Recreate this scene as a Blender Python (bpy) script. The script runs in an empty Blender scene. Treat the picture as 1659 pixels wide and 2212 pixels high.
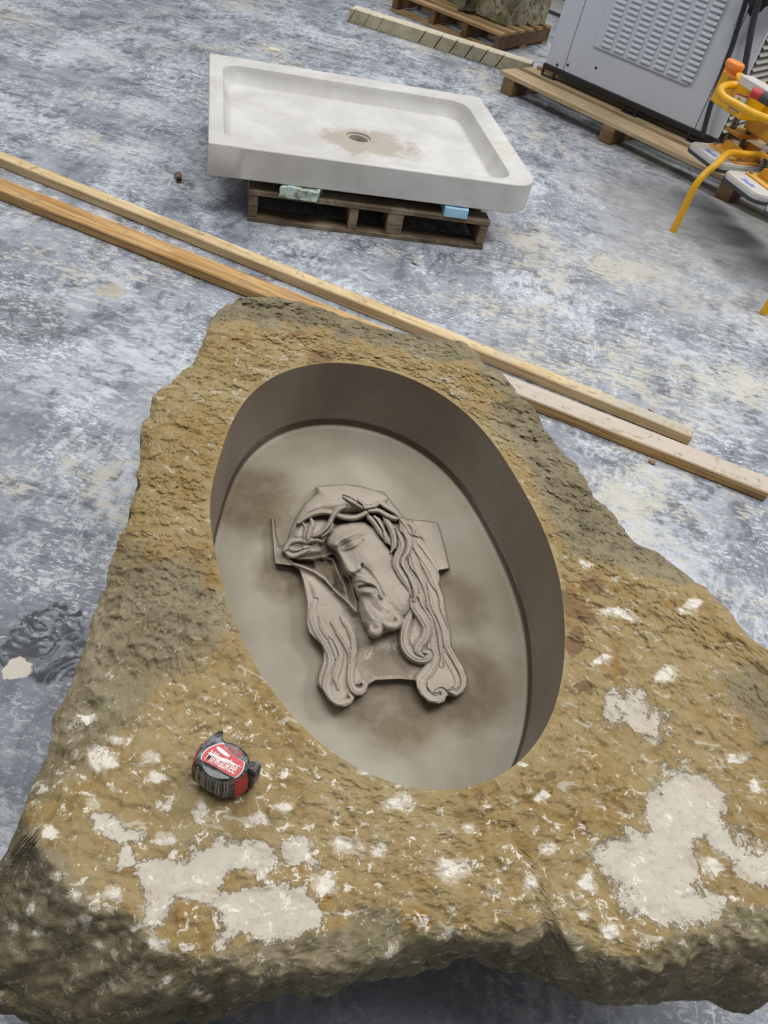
import bpy, bmesh, math, random
import numpy as np
from mathutils import Matrix, Vector

random.seed(4)
rng = np.random.default_rng(4)
scn = bpy.context.scene
COL = scn.collection

# ------------------------------------------------------------------ camera
IW, IH, FPX, CAMH = 1659, 2212, 1650.0, 1.4
VP = (380.0, 2750.0)                     # vanishing point of the verticals
_d = np.array([VP[0] - IW / 2, VP[1] - IH / 2, FPX]); _d /= np.linalg.norm(_d)
_z = np.array([0, 0, 1.0]); _f = _z - _d * (_z @ _d); _f /= np.linalg.norm(_f)
_r = np.cross(_d, _f)
if _r[0] < 0: _r = -_r
CR = np.stack([_r, _f, -_d])             # camera (x right, y down, z forward) -> world
cd = bpy.data.cameras.new('camera'); cam = bpy.data.objects.new('camera', cd); COL.objects.link(cam)
cd.sensor_fit = 'HORIZONTAL'; cd.sensor_width = 36.0; cd.lens = FPX / IW * 36.0
cd.clip_start = 0.02; cd.clip_end = 200
_m = np.eye(4); _m[:3, :3] = CR @ np.diag([1, -1, -1]); _m[:3, 3] = (0, 0, CAMH)
cam.matrix_world = Matrix(_m.tolist())
scn.camera = cam

# ------------------------------------------------------------------ light
scn.view_settings.view_transform = 'Standard'
scn.view_settings.look = 'None'
scn.view_settings.gamma = 1.0
scn.view_settings.use_curve_mapping = False
scn.view_settings.exposure = -0.48
world = bpy.data.worlds.new('hall'); scn.world = world; world.use_nodes = True
bg = world.node_tree.nodes['Background']
bg.inputs['Color'].default_value = (0.93, 0.96, 1.0, 1); bg.inputs['Strength'].default_value = 0.45

def area(name, loc, target, sx, sy, power, col=(1, 0.985, 0.96)):
    l = bpy.data.lights.new(name, 'AREA'); l.shape = 'RECTANGLE'; l.size = sx; l.size_y = sy
    l.energy = power; l.color = col
    o = bpy.data.objects.new(name, l); COL.objects.link(o); o.location = loc
    o.rotation_euler = (Vector(target) - Vector(loc)).to_track_quat('-Z', 'Y').to_euler()
    return o
area('ceiling_lamp', (0.2, 0.7, 5.6), (0.2, 0.8, 0.0), 3.2, 1.6, 200)
area('ceiling_lamp', (3.7, 3.6, 5.4), (1.4, 2.8, 0.0), 2.0, 1.6, 250)
area('ceiling_lamp', (-3.4, 3.6, 5.6), (-1.2, 2.6, 0.0), 2.0, 1.6, 150)
area('ceiling_lamp', (0.6, 8.4, 5.6), (0.5, 6.8, 0.0), 4.0, 1.2, 240)

# ------------------------------------------------------------------ projection helpers
def U(px, py, z):
    """world point at height z seen at photo pixel px, py (arrays allowed)"""
    px = np.asarray(px, float); py = np.asarray(py, float); z = np.asarray(z, float)
    c = np.stack(np.broadcast_arrays((px - IW / 2) / FPX, (py - IH / 2) / FPX, 1.0), -1)
    r = c @ CR.T
    t = (z - CAMH) / r[..., 2]
    p = r * t[..., None]
    p[..., 2] += CAMH
    return p
def V(px, py, z): return Vector(U(px, py, z).tolist())
def PX(p):
    p = np.asarray(p, float) - np.array([0, 0, CAMH]); c = p @ CR
    return IW / 2 + FPX * c[..., 0] / c[..., 2], IH / 2 + FPX * c[..., 1] / c[..., 2]
def on_plane(px, py, o, n):
    r = CR @ np.array([(px - IW / 2) / FPX, (py - IH / 2) / FPX, 1.0]); c = np.array([0, 0, CAMH])
    return c + r * (((np.array(o) - c) @ np.array(n)) / (r @ np.array(n)))

# ------------------------------------------------------------------ numpy noise
_perm = rng.permutation(256); _perm = np.concatenate([_perm, _perm])
_grad = rng.normal(size=(256, 3)); _grad /= np.linalg.norm(_grad, axis=1)[:, None]
def pnoise(P):
    Pi = np.floor(P).astype(int); F = P - Pi; Pi &= 255
    w = F * F * F * (F * (F * 6 - 15) + 10)
    out = 0
    for dx in (0, 1):
        for dy in (0, 1):
            for dz in (0, 1):
                h = _perm[_perm[_perm[(Pi[:, 0] + dx) & 255] + ((Pi[:, 1] + dy) & 255)] + ((Pi[:, 2] + dz) & 255)]
                g = _grad[h & 255]
                dd = (g * (F - np.array([dx, dy, dz]))).sum(1)
                wx = w[:, 0] if dx else 1 - w[:, 0]; wy = w[:, 1] if dy else 1 - w[:, 1]; wz = w[:, 2] if dz else 1 - w[:, 2]
                out = out + dd * wx * wy * wz
    return out * 1.6
def fbm(P, s, o=4, g=0.5):
    a, t = 1.0, 0
    for i in range(o):
        t = t + a * pnoise(P * s + 13.7 * i); a *= g; s *= 2.03
    return t
def sstep(a, b, x):
    t = np.clip((x - a) / (b - a), 0, 1); return t * t * (3 - 2 * t)

def poly_sd(px, py, poly):
    """signed distance in pixels, positive inside"""
    poly = np.array(poly, float); n = len(poly)
    d2 = np.full(px.shape, 1e18); inside = np.zeros(px.shape, bool)
    for i in range(n):
        ax, ay = poly[i]; bx, by = poly[(i + 1) % n]
        ex, ey = bx - ax, by - ay
        t = np.clip(((px - ax) * ex + (py - ay) * ey) / (ex * ex + ey * ey + 1e-12), 0, 1)
        d2 = np.minimum(d2, (px - ax - t * ex) ** 2 + (py - ay - t * ey) ** 2)
        c = ((ay > py) != (by > py))
        xi = ax + (py - ay) / (ey if abs(ey) > 1e-9 else 1e-9) * ex
        inside ^= c & (px < xi)
    d = np.sqrt(d2)
    return np.where(inside, d, -d)
def line_d(px, py, pts):
    pts = np.array(pts, float); d2 = np.full(px.shape, 1e18)
    for i in range(len(pts) - 1):
        ax, ay = pts[i]; ex, ey = pts[i + 1] - pts[i]
        t = np.clip(((px - ax) * ex + (py - ay) * ey) / (ex * ex + ey * ey + 1e-12), 0, 1)
        d2 = np.minimum(d2, (px - ax - t * ex) ** 2 + (py - ay - t * ey) ** 2)
    return np.sqrt(d2)
def spline(pts, n=8):
    pts = np.array(pts, float); P = np.vstack([2 * pts[0] - pts[1], pts, 2 * pts[-1] - pts[-2]]); out = []
    for i in range(1, len(P) - 2):
        for k in range(n):
            t = k / n; a, b, c, d = P[i - 1:i + 3]
            out.append(0.5 * (2 * b + (c - a) * t + (2 * a - 5 * b + 4 * c - d) * t * t + (3 * b - a - 3 * c + d) * t ** 3))
    out.append(pts[-1]); return np.array(out)

# ------------------------------------------------------------------ object helpers
def tag(o, label=None, cat=None, group=None, kind=None):
    if label: o['label'] = label
    if cat: o['category'] = cat
    if group: o['group'] = group
    if kind: o['kind'] = kind
    return o
def thing(name, label, cat, loc=(0, 0, 0), rotz=0.0, group=None):
    o = bpy.data.objects.new(name, None); COL.objects.link(o); o.empty_display_size = 0.05
    o.location = loc; o.rotation_euler = (0, 0, rotz)
    return tag(o, label, cat, group)
def mesh_obj(name, me, mat, parent=None, loc=None):
    o = bpy.data.objects.new(name, me); COL.objects.link(o)
    if mat is not None and not me.materials: me.materials.append(mat)
    if parent is not None: o.parent = parent
    if loc is not None: o.location = loc
    return o
def wmat(o):
    m = o.matrix_basis.copy()
    return (wmat(o.parent) @ m) if o.parent else m
def from_data(name, verts, faces, mat, parent=None, smooth=False, world=False):
    """mesh from vertex / face lists; world=True: the verts are world points"""
    vs = np.asarray(verts, float)
    loc = None
    if world:
        if parent is not None:
            mi = np.array(wmat(parent).inverted()); vs = vs @ mi[:3, :3].T + mi[:3, 3]
        else:
            loc = np.array([vs[:, 0].mean(), vs[:, 1].mean(), vs[:, 2].min()]); vs = vs - loc
    me = bpy.data.meshes.new(name)
    me.from_pydata(vs.tolist(), [], [list(map(int, f)) for f in faces]); me.update()
    if smooth: me.polygons.foreach_set('use_smooth', [True] * len(me.polygons))
    return mesh_obj(name, me, mat, parent, None if loc is None else loc.tolist())
def from_bm(name, bm, mat, parent=None, smooth=False, angle=None):
    me = bpy.data.meshes.new(name)
    bmesh.ops.recalc_face_normals(bm, faces=bm.faces[:])
    if smooth:
        for f in bm.faces: f.smooth = True
        if angle:
            for e in bm.edges:
                if len(e.link_faces) == 2 and e.calc_face_angle(0) > angle: e.smooth = False
    bm.to_mesh(me); bm.free()
    return mesh_obj(name, me, mat, parent)
def bm_box(bm, x0, x1, y0, y1, z0, z1, bev=0.0, M=None, seg=1):
    b = bmesh.new()
    bmesh.ops.create_cube(b, size=1.0)
    for v in b.verts:
        v.co = Vector(((x0 + x1) / 2 + v.co.x * (x1 - x0), (y0 + y1) / 2 + v.co.y * (y1 - y0), (z0 + z1) / 2 + v.co.z * (z1 - z0)))
    if bev > 0: bmesh.ops.bevel(b, geom=b.edges[:], offset=bev, segments=seg, affect='EDGES', profile=0.5)
    if M is not None: bmesh.ops.transform(b, matrix=M, verts=b.verts[:])
    bm_join(bm, b)
def bm_join(bm, b):
    vm = {v: bm.verts.new(v.co) for v in b.verts}
    for f in b.faces:
        try: bm.faces.new([vm[v] for v in f.verts])
        except ValueError: pass
    b.free()
def box(name, x0, x1, y0, y1, z0, z1, mat, parent=None, bev=0.003, M=None):
    bm = bmesh.new(); bm_box(bm, x0, x1, y0, y1, z0, z1, bev, M)
    return from_bm(name, bm, mat, parent)
def bm_tube(bm, pts, r, n=12, cap=True, rads=None):
    pts = [Vector(p) for p in pts]; rings = []; up = None
    for i, p in enumerate(pts):
        t = (pts[min(i + 1, len(pts) - 1)] - pts[max(i - 1, 0)]).normalized()
        if up is None:
            up = t.orthogonal().normalized()
        else:
            up = (up - t * up.dot(t)).normalized()
        s = t.cross(up); rr = rads[i] if rads is not None else r
        rings.append([bm.verts.new(p + (up * math.cos(a) + s * math.sin(a)) * rr) for a in [2 * math.pi * k / n for k in range(n)]])
    for a, b in zip(rings[:-1], rings[1:]):
        for k in range(n): bm.faces.new((a[k], a[(k + 1) % n], b[(k + 1) % n], b[k]))
    if cap:
        bm.faces.new(rings[0][::-1]); bm.faces.new(rings[-1])
def tube(name, pts, r, mat, parent=None, n=12, rads=None, local=False):
    bm = bmesh.new(); bm_tube(bm, pts, r, n, True, rads)
    if parent is not None and not local: bmesh.ops.transform(bm, matrix=wmat(parent).inverted(), verts=bm.verts[:])
    return from_bm(name, bm, mat, parent, True, 0.9)
def smooth_path(pts, n=6):
    P = np.array([tuple(p) for p in pts], float)
    return [Vector(p.tolist()) for p in spline(P, n)]
def loft(name, rings, mat, parent=None, smooth=True, cap0=True, cap1=True, angle=0.7):
    """rings: lists of world points, all the same length"""
    bm = bmesh.new(); R = [[bm.verts.new(Vector(tuple(p))) for p in r] for r in rings]; n = len(rings[0])
    for a, b in zip(R[:-1], R[1:]):
        for k in range(n): bm.faces.new((a[k], a[(k + 1) % n], b[(k + 1) % n], b[k]))
    if cap0: bm.faces.new(R[0][::-1])
    if cap1: bm.faces.new(R[-1])
    if parent is not None: bmesh.ops.transform(bm, matrix=wmat(parent).inverted(), verts=bm.verts[:])
    o = from_bm(name, bm, mat, parent, smooth, angle)
    if parent is None:
        c = sum((Vector(v.co) for v in o.data.vertices), Vector()) / len(o.data.vertices)
        c.z = min(v.co.z for v in o.data.vertices)
        o.data.transform(Matrix.Translation(-c)); o.location = c
    return o
def dup(o, M=None, parent=None, deep=True):
    c = o.copy(); COL.objects.link(c)
    if parent is not None: c.parent = parent
    if M is not None: c.matrix_basis = M
    if deep:
        for ch in list(o.children): dup(ch, None, c)
    return c

# ------------------------------------------------------------------ node helpers
class NT:
    def __init__(s, name, rough=0.6, spec=0.5):
        s.m = bpy.data.materials.new(name); s.m.use_nodes = True; s.t = s.m.node_tree; s.n = s.t.nodes
        s.b = s.n['Principled BSDF']; s.b.inputs['Roughness'].default_value = rough
        s.b.inputs['Specular IOR Level'].default_value = spec
        tc = s.n.new('ShaderNodeTexCoord'); s.obj = tc.outputs['Object']
    def link(s, a, b): s.t.links.new(a, b)
    def put(s, sock, v):
        if isinstance(v, bpy.types.NodeSocket): s.link(v, sock)
        elif isinstance(v, (tuple, list)):
            sock.default_value = tuple(v) + ((1,) if len(v) == 3 and sock.type == 'RGBA' else ())
        else: sock.default_value = v
    def map(s, scale=(1, 1, 1), rot=(0, 0, 0), loc=(0, 0, 0), v=None):
        n = s.n.new('ShaderNodeMapping'); s.link(v or s.obj, n.inputs['Vector'])
        n.inputs['Scale'].default_value = scale; n.inputs['Rotation'].default_value = rot; n.inputs['Location'].default_value = loc
        return n.outputs[0]
    def noise(s, scale, detail=4, rough=0.55, dist=0.0, v=None):
        n = s.n.new('ShaderNodeTexNoise'); s.link(v or s.obj, n.inputs['Vector'])
        n.inputs['Scale'].default_value = scale; n.inputs['Detail'].default_value = detail
        n.inputs['Roughness'].default_value = rough; n.inputs['Distortion'].default_value = dist
        return n.outputs['Fac']
    def voro(s, scale, feature='F1', v=None, out='Distance', rnd=1.0):
        n = s.n.new('ShaderNodeTexVoronoi'); s.link(v or s.obj, n.inputs['Vector']); n.feature = feature
        n.inputs['Scale'].default_value = scale; n.inputs['Randomness'].default_value = rnd
        return n.outputs[out]
    def ramp(s, f, stops, interp='LINEAR'):
        n = s.n.new('ShaderNodeValToRGB'); s.link(f, n.inputs[0]); e = n.color_ramp.elements; n.color_ramp.interpolation = interp
        while len(e) < len(stops): e.new(0.5)
        for k, (p, c) in enumerate(stops):
            e[k].position = p; e[k].color = (c, c, c, 1) if isinstance(c, (int, float)) else tuple(c) + (1,)
        return n.outputs[0]
    def step(s, f, a, b):
        n = s.n.new('ShaderNodeMapRange'); n.interpolation_type = 'SMOOTHSTEP'; s.put(n.inputs['Value'], f)
        n.inputs['From Min'].default_value = a; n.inputs['From Max'].default_value = b
        return n.outputs[0]
    def mix(s, f, a, b, mode='MIX'):
        n = s.n.new('ShaderNodeMix'); n.data_type = 'RGBA'; n.blend_type = mode
        s.put(n.inputs[0], f); s.put(n.inputs[6], a); s.put(n.inputs[7], b); return n.outputs[2]
    def math(s, op, a, b=0.0, c=None, clamp=False):
        n = s.n.new('ShaderNodeMath'); n.operation = op; n.use_clamp = clamp
        s.put(n.inputs[0], a); s.put(n.inputs[1], b)
        if c is not None: s.put(n.inputs[2], c)
        return n.outputs[0]
    def attr(s, name):
        n = s.n.new('ShaderNodeAttribute'); n.attribute_name = name; return n
    def sep(s, v):
        n = s.n.new('ShaderNodeSeparateXYZ'); s.link(v, n.inputs[0]); return n.outputs
    def dist(s, p, v=None):
        n = s.n.new('ShaderNodeVectorMath'); n.operation = 'DISTANCE'; s.link(v or s.obj, n.inputs[0]); n.inputs[1].default_value = p
        return n.outputs['Value']
    def bump(s, h, strength=0.5, dist=0.01, normal=None):
        n = s.n.new('ShaderNodeBump'); s.link(h, n.inputs['Height']); n.inputs['Strength'].default_value = strength
        n.inputs['Distance'].default_value = dist
        if normal: s.link(normal, n.inputs['Normal'])
        return n.outputs[0]
    def fin(s, col=None, normal=None, rough=None, metal=None):
        if col is not None: s.put(s.b.inputs['Base Color'], col)
        if normal is not None: s.link(normal, s.b.inputs['Normal'])
        if rough is not None: s.put(s.b.inputs['Roughness'], rough)
        if metal is not None: s.put(s.b.inputs['Metallic'], metal)
        return s.m
def srgb(r, g, b):
    return tuple((c / 255 / 12.92) if c / 255 <= 0.04045 else ((c / 255 + 0.055) / 1.055) ** 2.4 for c in (r, g, b))

def paint(name, col, rough=0.4, var=0.08, dust=0.0, dustcol=(0.62, 0.6, 0.56), metal=0.0, scale=12):
    t = NT(name, rough)
    n = t.noise(scale, 4, 0.6)
    c = t.mix(t.ramp(n, [(0.3, 0.0), (0.7, 1.0)]), tuple(x * (1 - var) for x in col), tuple(min(1, x * (1 + var)) for x in col))
    if dust > 0:
        g = t.step(t.sep(t.n.new('ShaderNodeNewGeometry').outputs['Normal'])[2], 0.2, 0.9)
        d = t.math('MULTIPLY', g, t.ramp(t.noise(scale * 2.5, 5, 0.65), [(0.35, 0.0), (0.65, dust)]))
        c = t.mix(d, c, dustcol)
    return t.fin(c, metal=metal)

def wood(name, a, b, dark, dust=None, dustmask=None, knot=True, grain=26.0):
    """grain along local x"""
    t = NT(name, 0.65, 0.3)
    v = t.map((1.2, 11, 11)); v2 = t.map((3, 90, 90))
    g1 = t.noise(grain / 10, 4, 0.6, 1.4, v); g2 = t.noise(1.6, 3, 0.5, 0.4, v2)
    c = t.mix(t.ramp(g1, [(0.38, 0.0), (0.62, 1.0)]), a, b)
    c = t.mix(t.math('MULTIPLY', t.ramp(g2, [(0.52, 0.0), (0.68, 0.6)]), 1.0), c, dark)
    if knot:
        k = t.voro(1.0, v=t.map((2.1, 9, 9), loc=(0.35, 0.2, 0.4)))
        c = t.mix(t.ramp(k, [(0.05, 0.85), (0.12, 0.0)]), c, tuple(x * 0.45 for x in dark))
    if dust is not None:
        f = t.ramp(t.noise(5.5, 6, 0.68, 0.4), [(dustmask[0], 0.0), (dustmask[1], dustmask[2])])
        c = t.mix(f, c, dust)
    bp = t.bump(t.math('ADD', g2, t.math('MULTIPLY', g1, 0.5)), 0.35, 0.003)
    return t.fin(c, bp)

# ------------------------------------------------------------------ the setting
def floor_material():
    t = NT('dusty_concrete', 0.5, 0.35)
    big = t.noise(0.9, 3, 0.5); mid = t.noise(4.0, 5, 0.62, 0.2)
    c = t.mix(t.ramp(mid, [(0.36, 0.0), (0.64, 1.0)]), (0.19, 0.21, 0.25), (0.32, 0.345, 0.39))
    # the drag direction of the smears wanders from place to place
    vs = t.map((1, 2.3, 1), (0, 0, 0.3)); vw = t.map((2.0, 1, 1), (0, 0, -0.55)); vq = t.map((1, 2.2, 1), (0, 0, 1.0))
    pick = t.ramp(t.noise(1.3, 2, 0.5), [(0.45, 0.0), (0.55, 1.0)])
    sm = t.math('ADD', t.math('MULTIPLY', t.noise(6.5, 8, 0.72, 0.25, vs), t.math('SUBTRACT', 1.0, pick)), t.math('MULTIPLY', t.noise(6.5, 8, 0.72, 0.25, vw), pick))
    c = t.mix(t.ramp(sm, [(0.50, 0.0), (0.60, 0.9)]), c, (0.115, 0.128, 0.155))
    # white slurry dried in flakes
    w1 = t.math('ADD', t.math('MULTIPLY', t.noise(15.0, 8, 0.76, 0.35, vw), t.math('SUBTRACT', 1.0, pick)), t.math('MULTIPLY', t.noise(15.0, 8, 0.76, 0.35, vq), pick))
    w0 = t.noise(2.0, 3, 0.55, 0.2)
    wf = t.math('ADD', w1, t.math('MULTIPLY', t.math('SUBTRACT', w0, 0.5), 0.6))
    c = t.mix(t.ramp(wf, [(0.50, 0.0), (0.57, 0.5), (0.66, 0.9)]), c, (0.56, 0.595, 0.645))
    w2 = t.noise(46.0, 6, 0.74, 0.9, vq)
    w2m = t.math('ADD', w2, t.math('MULTIPLY', t.math('SUBTRACT', sm, 0.5), -0.5))
    wcl = t.ramp(t.noise(3.4, 4, 0.62, 0.3, t.map(loc=(4, 2, 0))), [(0.42, 0.12), (0.58, 1.0)])
    c = t.mix(t.math('MULTIPLY', wcl, t.ramp(w2m, [(0.535, 0.0), (0.585, 0.85)])), c, (0.68, 0.71, 0.76))
    c = t.mix(t.math('MULTIPLY', wcl, t.ramp(t.noise(44.0, 7, 0.78, 0.7, vs), [(0.55, 0.0), (0.62, 0.75)])), c, (0.13, 0.143, 0.168))
    # cream stone dust
    k0 = t.noise(1.9, 5, 0.66, 0.2, t.map((1, 1, 1), loc=(3.1, 1.7, 0))); k1 = t.noise(22.0, 7, 0.76, 0.4, vs)
    kp = t.math('MULTIPLY', t.step(t.dist((0.75, 2.75, 0)), 1.3, 0.1), 0.085)
    kf = t.math('ADD', t.math('ADD', k0, kp), t.math('MULTIPLY', t.math('SUBTRACT', k1, 0.5), 0.95))
    c = t.mix(t.ramp(kf, [(0.60, 0.0), (0.67, 0.75)]), c, (0.56, 0.53, 0.445))
    # fine scratches of slurry
    sc = t.noise(9.0, 2, 0.5, 0.5, t.map((1, 26, 1), (0, 0, 1.05)))
    sc2 = t.noise(8.0, 2, 0.5, 0.4, t.map((30, 1.2, 1), (0, 0, 0.35)))
    sg = t.ramp(t.noise(3.0, 3, 0.6), [(0.52, 0.0), (0.6, 1.0)])
    c = t.mix(t.math('MULTIPLY', sg, t.ramp(t.math('MAXIMUM', sc, sc2), [(0.66, 0.0), (0.7, 0.5)])), c, (0.66, 0.68, 0.71))
    # swept, smoother concrete by the lifter and the machine
    P = t.obj
    sw = t.math('ADD', t.dist((1.9, 4.1, 0)), t.math('MULTIPLY', t.math('SUBTRACT', big, 0.5), 2.4))
    swm = t.math('MULTIPLY', t.step(sw, 1.55, 0.6), 0.8)
    c = t.mix(swm, c, t.mix(t.ramp(t.noise(6, 6, 0.7, 0.8, t.map((1, 3, 1), (0, 0, 0.5))), [(0.4, 0.0), (0.62, 1.0)]), (0.33, 0.335, 0.335), (0.44, 0.44, 0.425)))
    # bare dark floor left of the block, towards the near edge
    nb = t.math('ADD', t.dist((0.3, 0.0, 0)), t.math('MULTIPLY', t.math('SUBTRACT', mid, 0.5), 0.6))
    c = t.mix(t.math('MULTIPLY', t.step(nb, 0.62, 0.3), 0.65), c, (0.23, 0.25, 0.28))
    # single marks: a cream blob and a wet scuffed spot beside the stone
    def spot(px, py, r, amp, fr):
        p = U(px, py, 0)
        d = t.math('ADD', t.dist(tuple(p)), t.math('MULTIPLY', t.math('SUBTRACT', t.noise(fr, 4, 0.6), 0.5), amp))
        return t.step(d, r, r * 0.86)
    leaf = t.noise(20, 3, 0.6, 2.5)
    c = t.mix(t.math('MULTIPLY', spot(105, 1400, 0.10, 0.16, 9), t.ramp(leaf, [(0.42, 0.95), (0.56, 0.1)])), c, (0.035, 0.04, 0.05))
    c = t.mix(t.math('MULTIPLY', spot(45, 690, 0.14, 0.16, 9), t.ramp(leaf, [(0.42, 0.7), (0.56, 0.0)])), c, (0.10, 0.10, 0.09))
    c = t.mix(spot(35, 1444, 0.028, 0.03, 30), c, (0.66, 0.62, 0.52))
    c = t.mix(t.math('MULTIPLY', spot(240, 630, 0.05, 0.09, 26), 0.6), c, (0.42, 0.36, 0.24))
    c = t.mix(t.math('MULTIPLY', spot(600, 690, 0.2, 0.1, 20), 0.0), c, (0.4, 0.4, 0.4))
    bp = t.bump(t.math('ADD', w1, t.math('MULTIPLY', w2, 0.4)), 0.22, 0.004)
    ro = t.ramp(sm, [(0.4, 0.62), (0.62, 0.36)])
    return t.fin(c, bp, ro)
M_floor = floor_material()
fl = from_data('floor', [(-9, -3, 0), (12, -3, 0), (12, 16, 0), (-9, 16, 0)], [(0, 1, 2, 3)], M_floor); tag(fl, kind='structure')

M_wall = paint('pale_ribbed_wall', (0.42, 0.42, 0.40), 0.5, 0.05)
wdir = math.atan2(-0.532, 0.847)
wb = box('wall_back', -7, 7, 0.02, 0.12, 0, 3.0, M_wall, None, 0)
wb.location = (0.27, 8.3, 0); wb.rotation_euler = (0, 0, wdir); tag(wb, kind='structure')
M_wdark = paint('shade_wall_dark', (0.12, 0.12, 0.12), 0.8, 0.1)
wn = box('added_shade_wall', -7, 7, -1.2, -1.1, 0, 4.6, M_wdark, None, 0); tag(wn, kind='structure')  # unseen dark wall added behind the camera to shade the stone's near face
slat_me = None
for k in range(24):
    if slat_me is None:
        s = from_data('slat', [(-7, 0.02, 0), (7, 0.02, 0), (7, -0.03, 0.02), (-7, -0.03, 0.02), (7, 0.0, 0.115), (-7, 0.0, 0.115), (7, 0.02, 0.12), (-7, 0.02, 0.12)],
                      [(0, 1, 2, 3), (3, 2, 4, 5), (5, 4, 6, 7), (1, 6, 4, 2), (0, 3, 5, 7), (0, 7, 6, 1)], M_wall, wb); slat_me = s.data
    else: s = mesh_obj('slat', slat_me, None, wb)
    s.location = (0, 0, 0.01 + 0.122 * k)

# ------------------------------------------------------------------ the stone block with its basin
ZT, ZW, ZF = 0.45, 0.295, 0.276
S_PIX = [(510, 645), (560, 640), (600, 643), (640, 651), (700, 667), (745, 686), (790, 700), (840, 712), (880, 722), (930, 731), (985, 736), (1010, 742), (1035, 768), (1050, 790), (1075, 801), (1085, 812), (1105, 832), (1130, 860), (1150, 880), (1165, 896), (1175, 926), (1200, 960), (1225, 990), (1250, 1010), (1258, 1030), (1275, 1055), (1300, 1085), (1330, 1120), (1355, 1150), (1380, 1178), (1415, 1190), (1440, 1210), (1470, 1235), (1500, 1257), (1530, 1270), (1545, 1295), (1570, 1315), (1583, 1330), (1600, 1355), (1620, 1375), (1659, 1402), (1720, 1440), (1790, 1520), (1830, 1650), (1840, 1800), (1815, 1950), (1740, 2040), (1659, 2055), (1600, 2040), (1555, 2043), (1520, 2052), (1480, 2090), (1405, 2102), (1330, 2088), (1245, 2081), (1215, 2036), (1190, 2018), (1150, 2030), (1130, 2045), (1080, 2046), (1025, 2043), (960, 2036), (895, 2041), (830, 2066), (775, 2080), (720, 2102), (690, 2112), (640, 2113), (550, 2125), (500, 2140), (425, 2160), (350, 2185), (300, 2200), (230, 2222), (150, 2232), (70, 2222), (30, 2200), (0, 2170), (-60, 2120), (-85, 2050), (-70, 1960), (-30, 1900), (0, 1860), (15, 1840), (40, 1790), (60, 1740), (70, 1700), (85, 1670), (105, 1600), (125, 1545), (140, 1500), (160, 1450), (175, 1410), (195, 1370), (208, 1320), (215, 1290), (230, 1240), (245, 1190), (262, 1150), (275, 1110), (290, 1075), (298, 1030), (302, 990), (305, 935), (310, 905), (320, 895), (335, 860), (350, 840), (375, 820), (395, 805), (410, 790), (425, 765), (440, 730), (455, 700), (470, 672), (490, 660), (503, 655)]
D_PIX = [(425, 2162), (500, 2142), (550, 2128), (640, 2118), (690, 2124), (702, 2134), (720, 2126), (750, 2112), (830, 2106), (895, 2106), (955, 2078), (1015, 2069), (1070, 2081), (1100, 2100), (1180, 2112), (1210, 2140), (1250, 2161), (1330, 2171), (1450, 2162), (1530, 2166), (1580, 2181), (1659, 2171), (1760, 2160)]
O_PIX = [(577, 821), (623, 798), (673, 788), (734, 786), (805, 793), (866, 808), (926, 836), (977, 869), (1028, 914), (1073, 968), (1114, 1028), (1149, 1094), (1179, 1160), (1205, 1231), (1217, 1307), (1219, 1393), (1210, 1469), (1195, 1540), (1169, 1595), (1129, 1641), (1078, 1671), (1028, 1692), (977, 1703), (926, 1706), (876, 1699), (825, 1684), (774, 1661), (724, 1628), (673, 1588), (623, 1535), (572, 1469), (531, 1398), (501, 1327), (476, 1246), (460, 1165), (455, 1094), (463, 1028), (486, 947), (521, 881), (547, 849)]
OC = np.array([0.0083, 0.9556])
NA = 1300
phi = np.linspace(-math.pi, math.pi, NA, endpoint=False)
def polar(pix, z):
    p = U(*np.array(pix, float).T, z)[:, :2] - OC
    return np.arctan2(p[:, 1], p[:, 0]), np.hypot(p[:, 0], p[:, 1])
def interp_polar(pix, z, dense=True, span=False):
    pts = np.array(pix, float)
    if dense:
        q = np.vstack([pts, pts[:1]]) if not span else pts
        pts = np.vstack([q[i] + (q[i + 1] - q[i]) * np.linspace(0, 1, 8, endpoint=False)[:, None] for i in range(len(q) - 1)])
    a, r = polar(pts, z); o = np.argsort(a); a, r = a[o], r[o]
    return a, r
# rim of the oval: low harmonics only, so it stays a cleanly cut curve
ao, ro = polar(O_PIX, ZT)
H = np.stack([np.ones_like(ao)] + [f(k * ao) for k in range(1, 8) for f in (np.cos, np.sin)], 1)
cf = np.linalg.lstsq(H, ro, rcond=None)[0]
Rim = np.stack([np.ones_like(phi)] + [f(k * phi) for k in range(1, 8) for f in (np.cos, np.sin)], 1) @ cf
aS, rS = interp_polar(S_PIX, ZT)
Sil = np.interp(phi, np.concatenate([aS - 2 * math.pi, aS, aS + 2 * math.pi]), np.tile(rS, 3))
cs, sn = np.cos(phi), np.sin(phi)
jag = np.stack([cs * 3, sn * 3, 0 * cs], 1)
Sil = Sil + 0.010 * fbm(jag, 3.0, 4, 0.6) * (0.4 + Sil) 

NR = 190
tt = np.linspace(0, 1, NR)
Rg = Rim[:, None] + (Sil - Rim)[:, None] * tt[None, :]
X = OC[0] + Rg * cs[:, None]; Y = OC[1] + Rg * sn[:, None]
px, py = PX(np.stack([X.ravel(), Y.ravel(), np.full(X.size, ZT)], 1))
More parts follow.
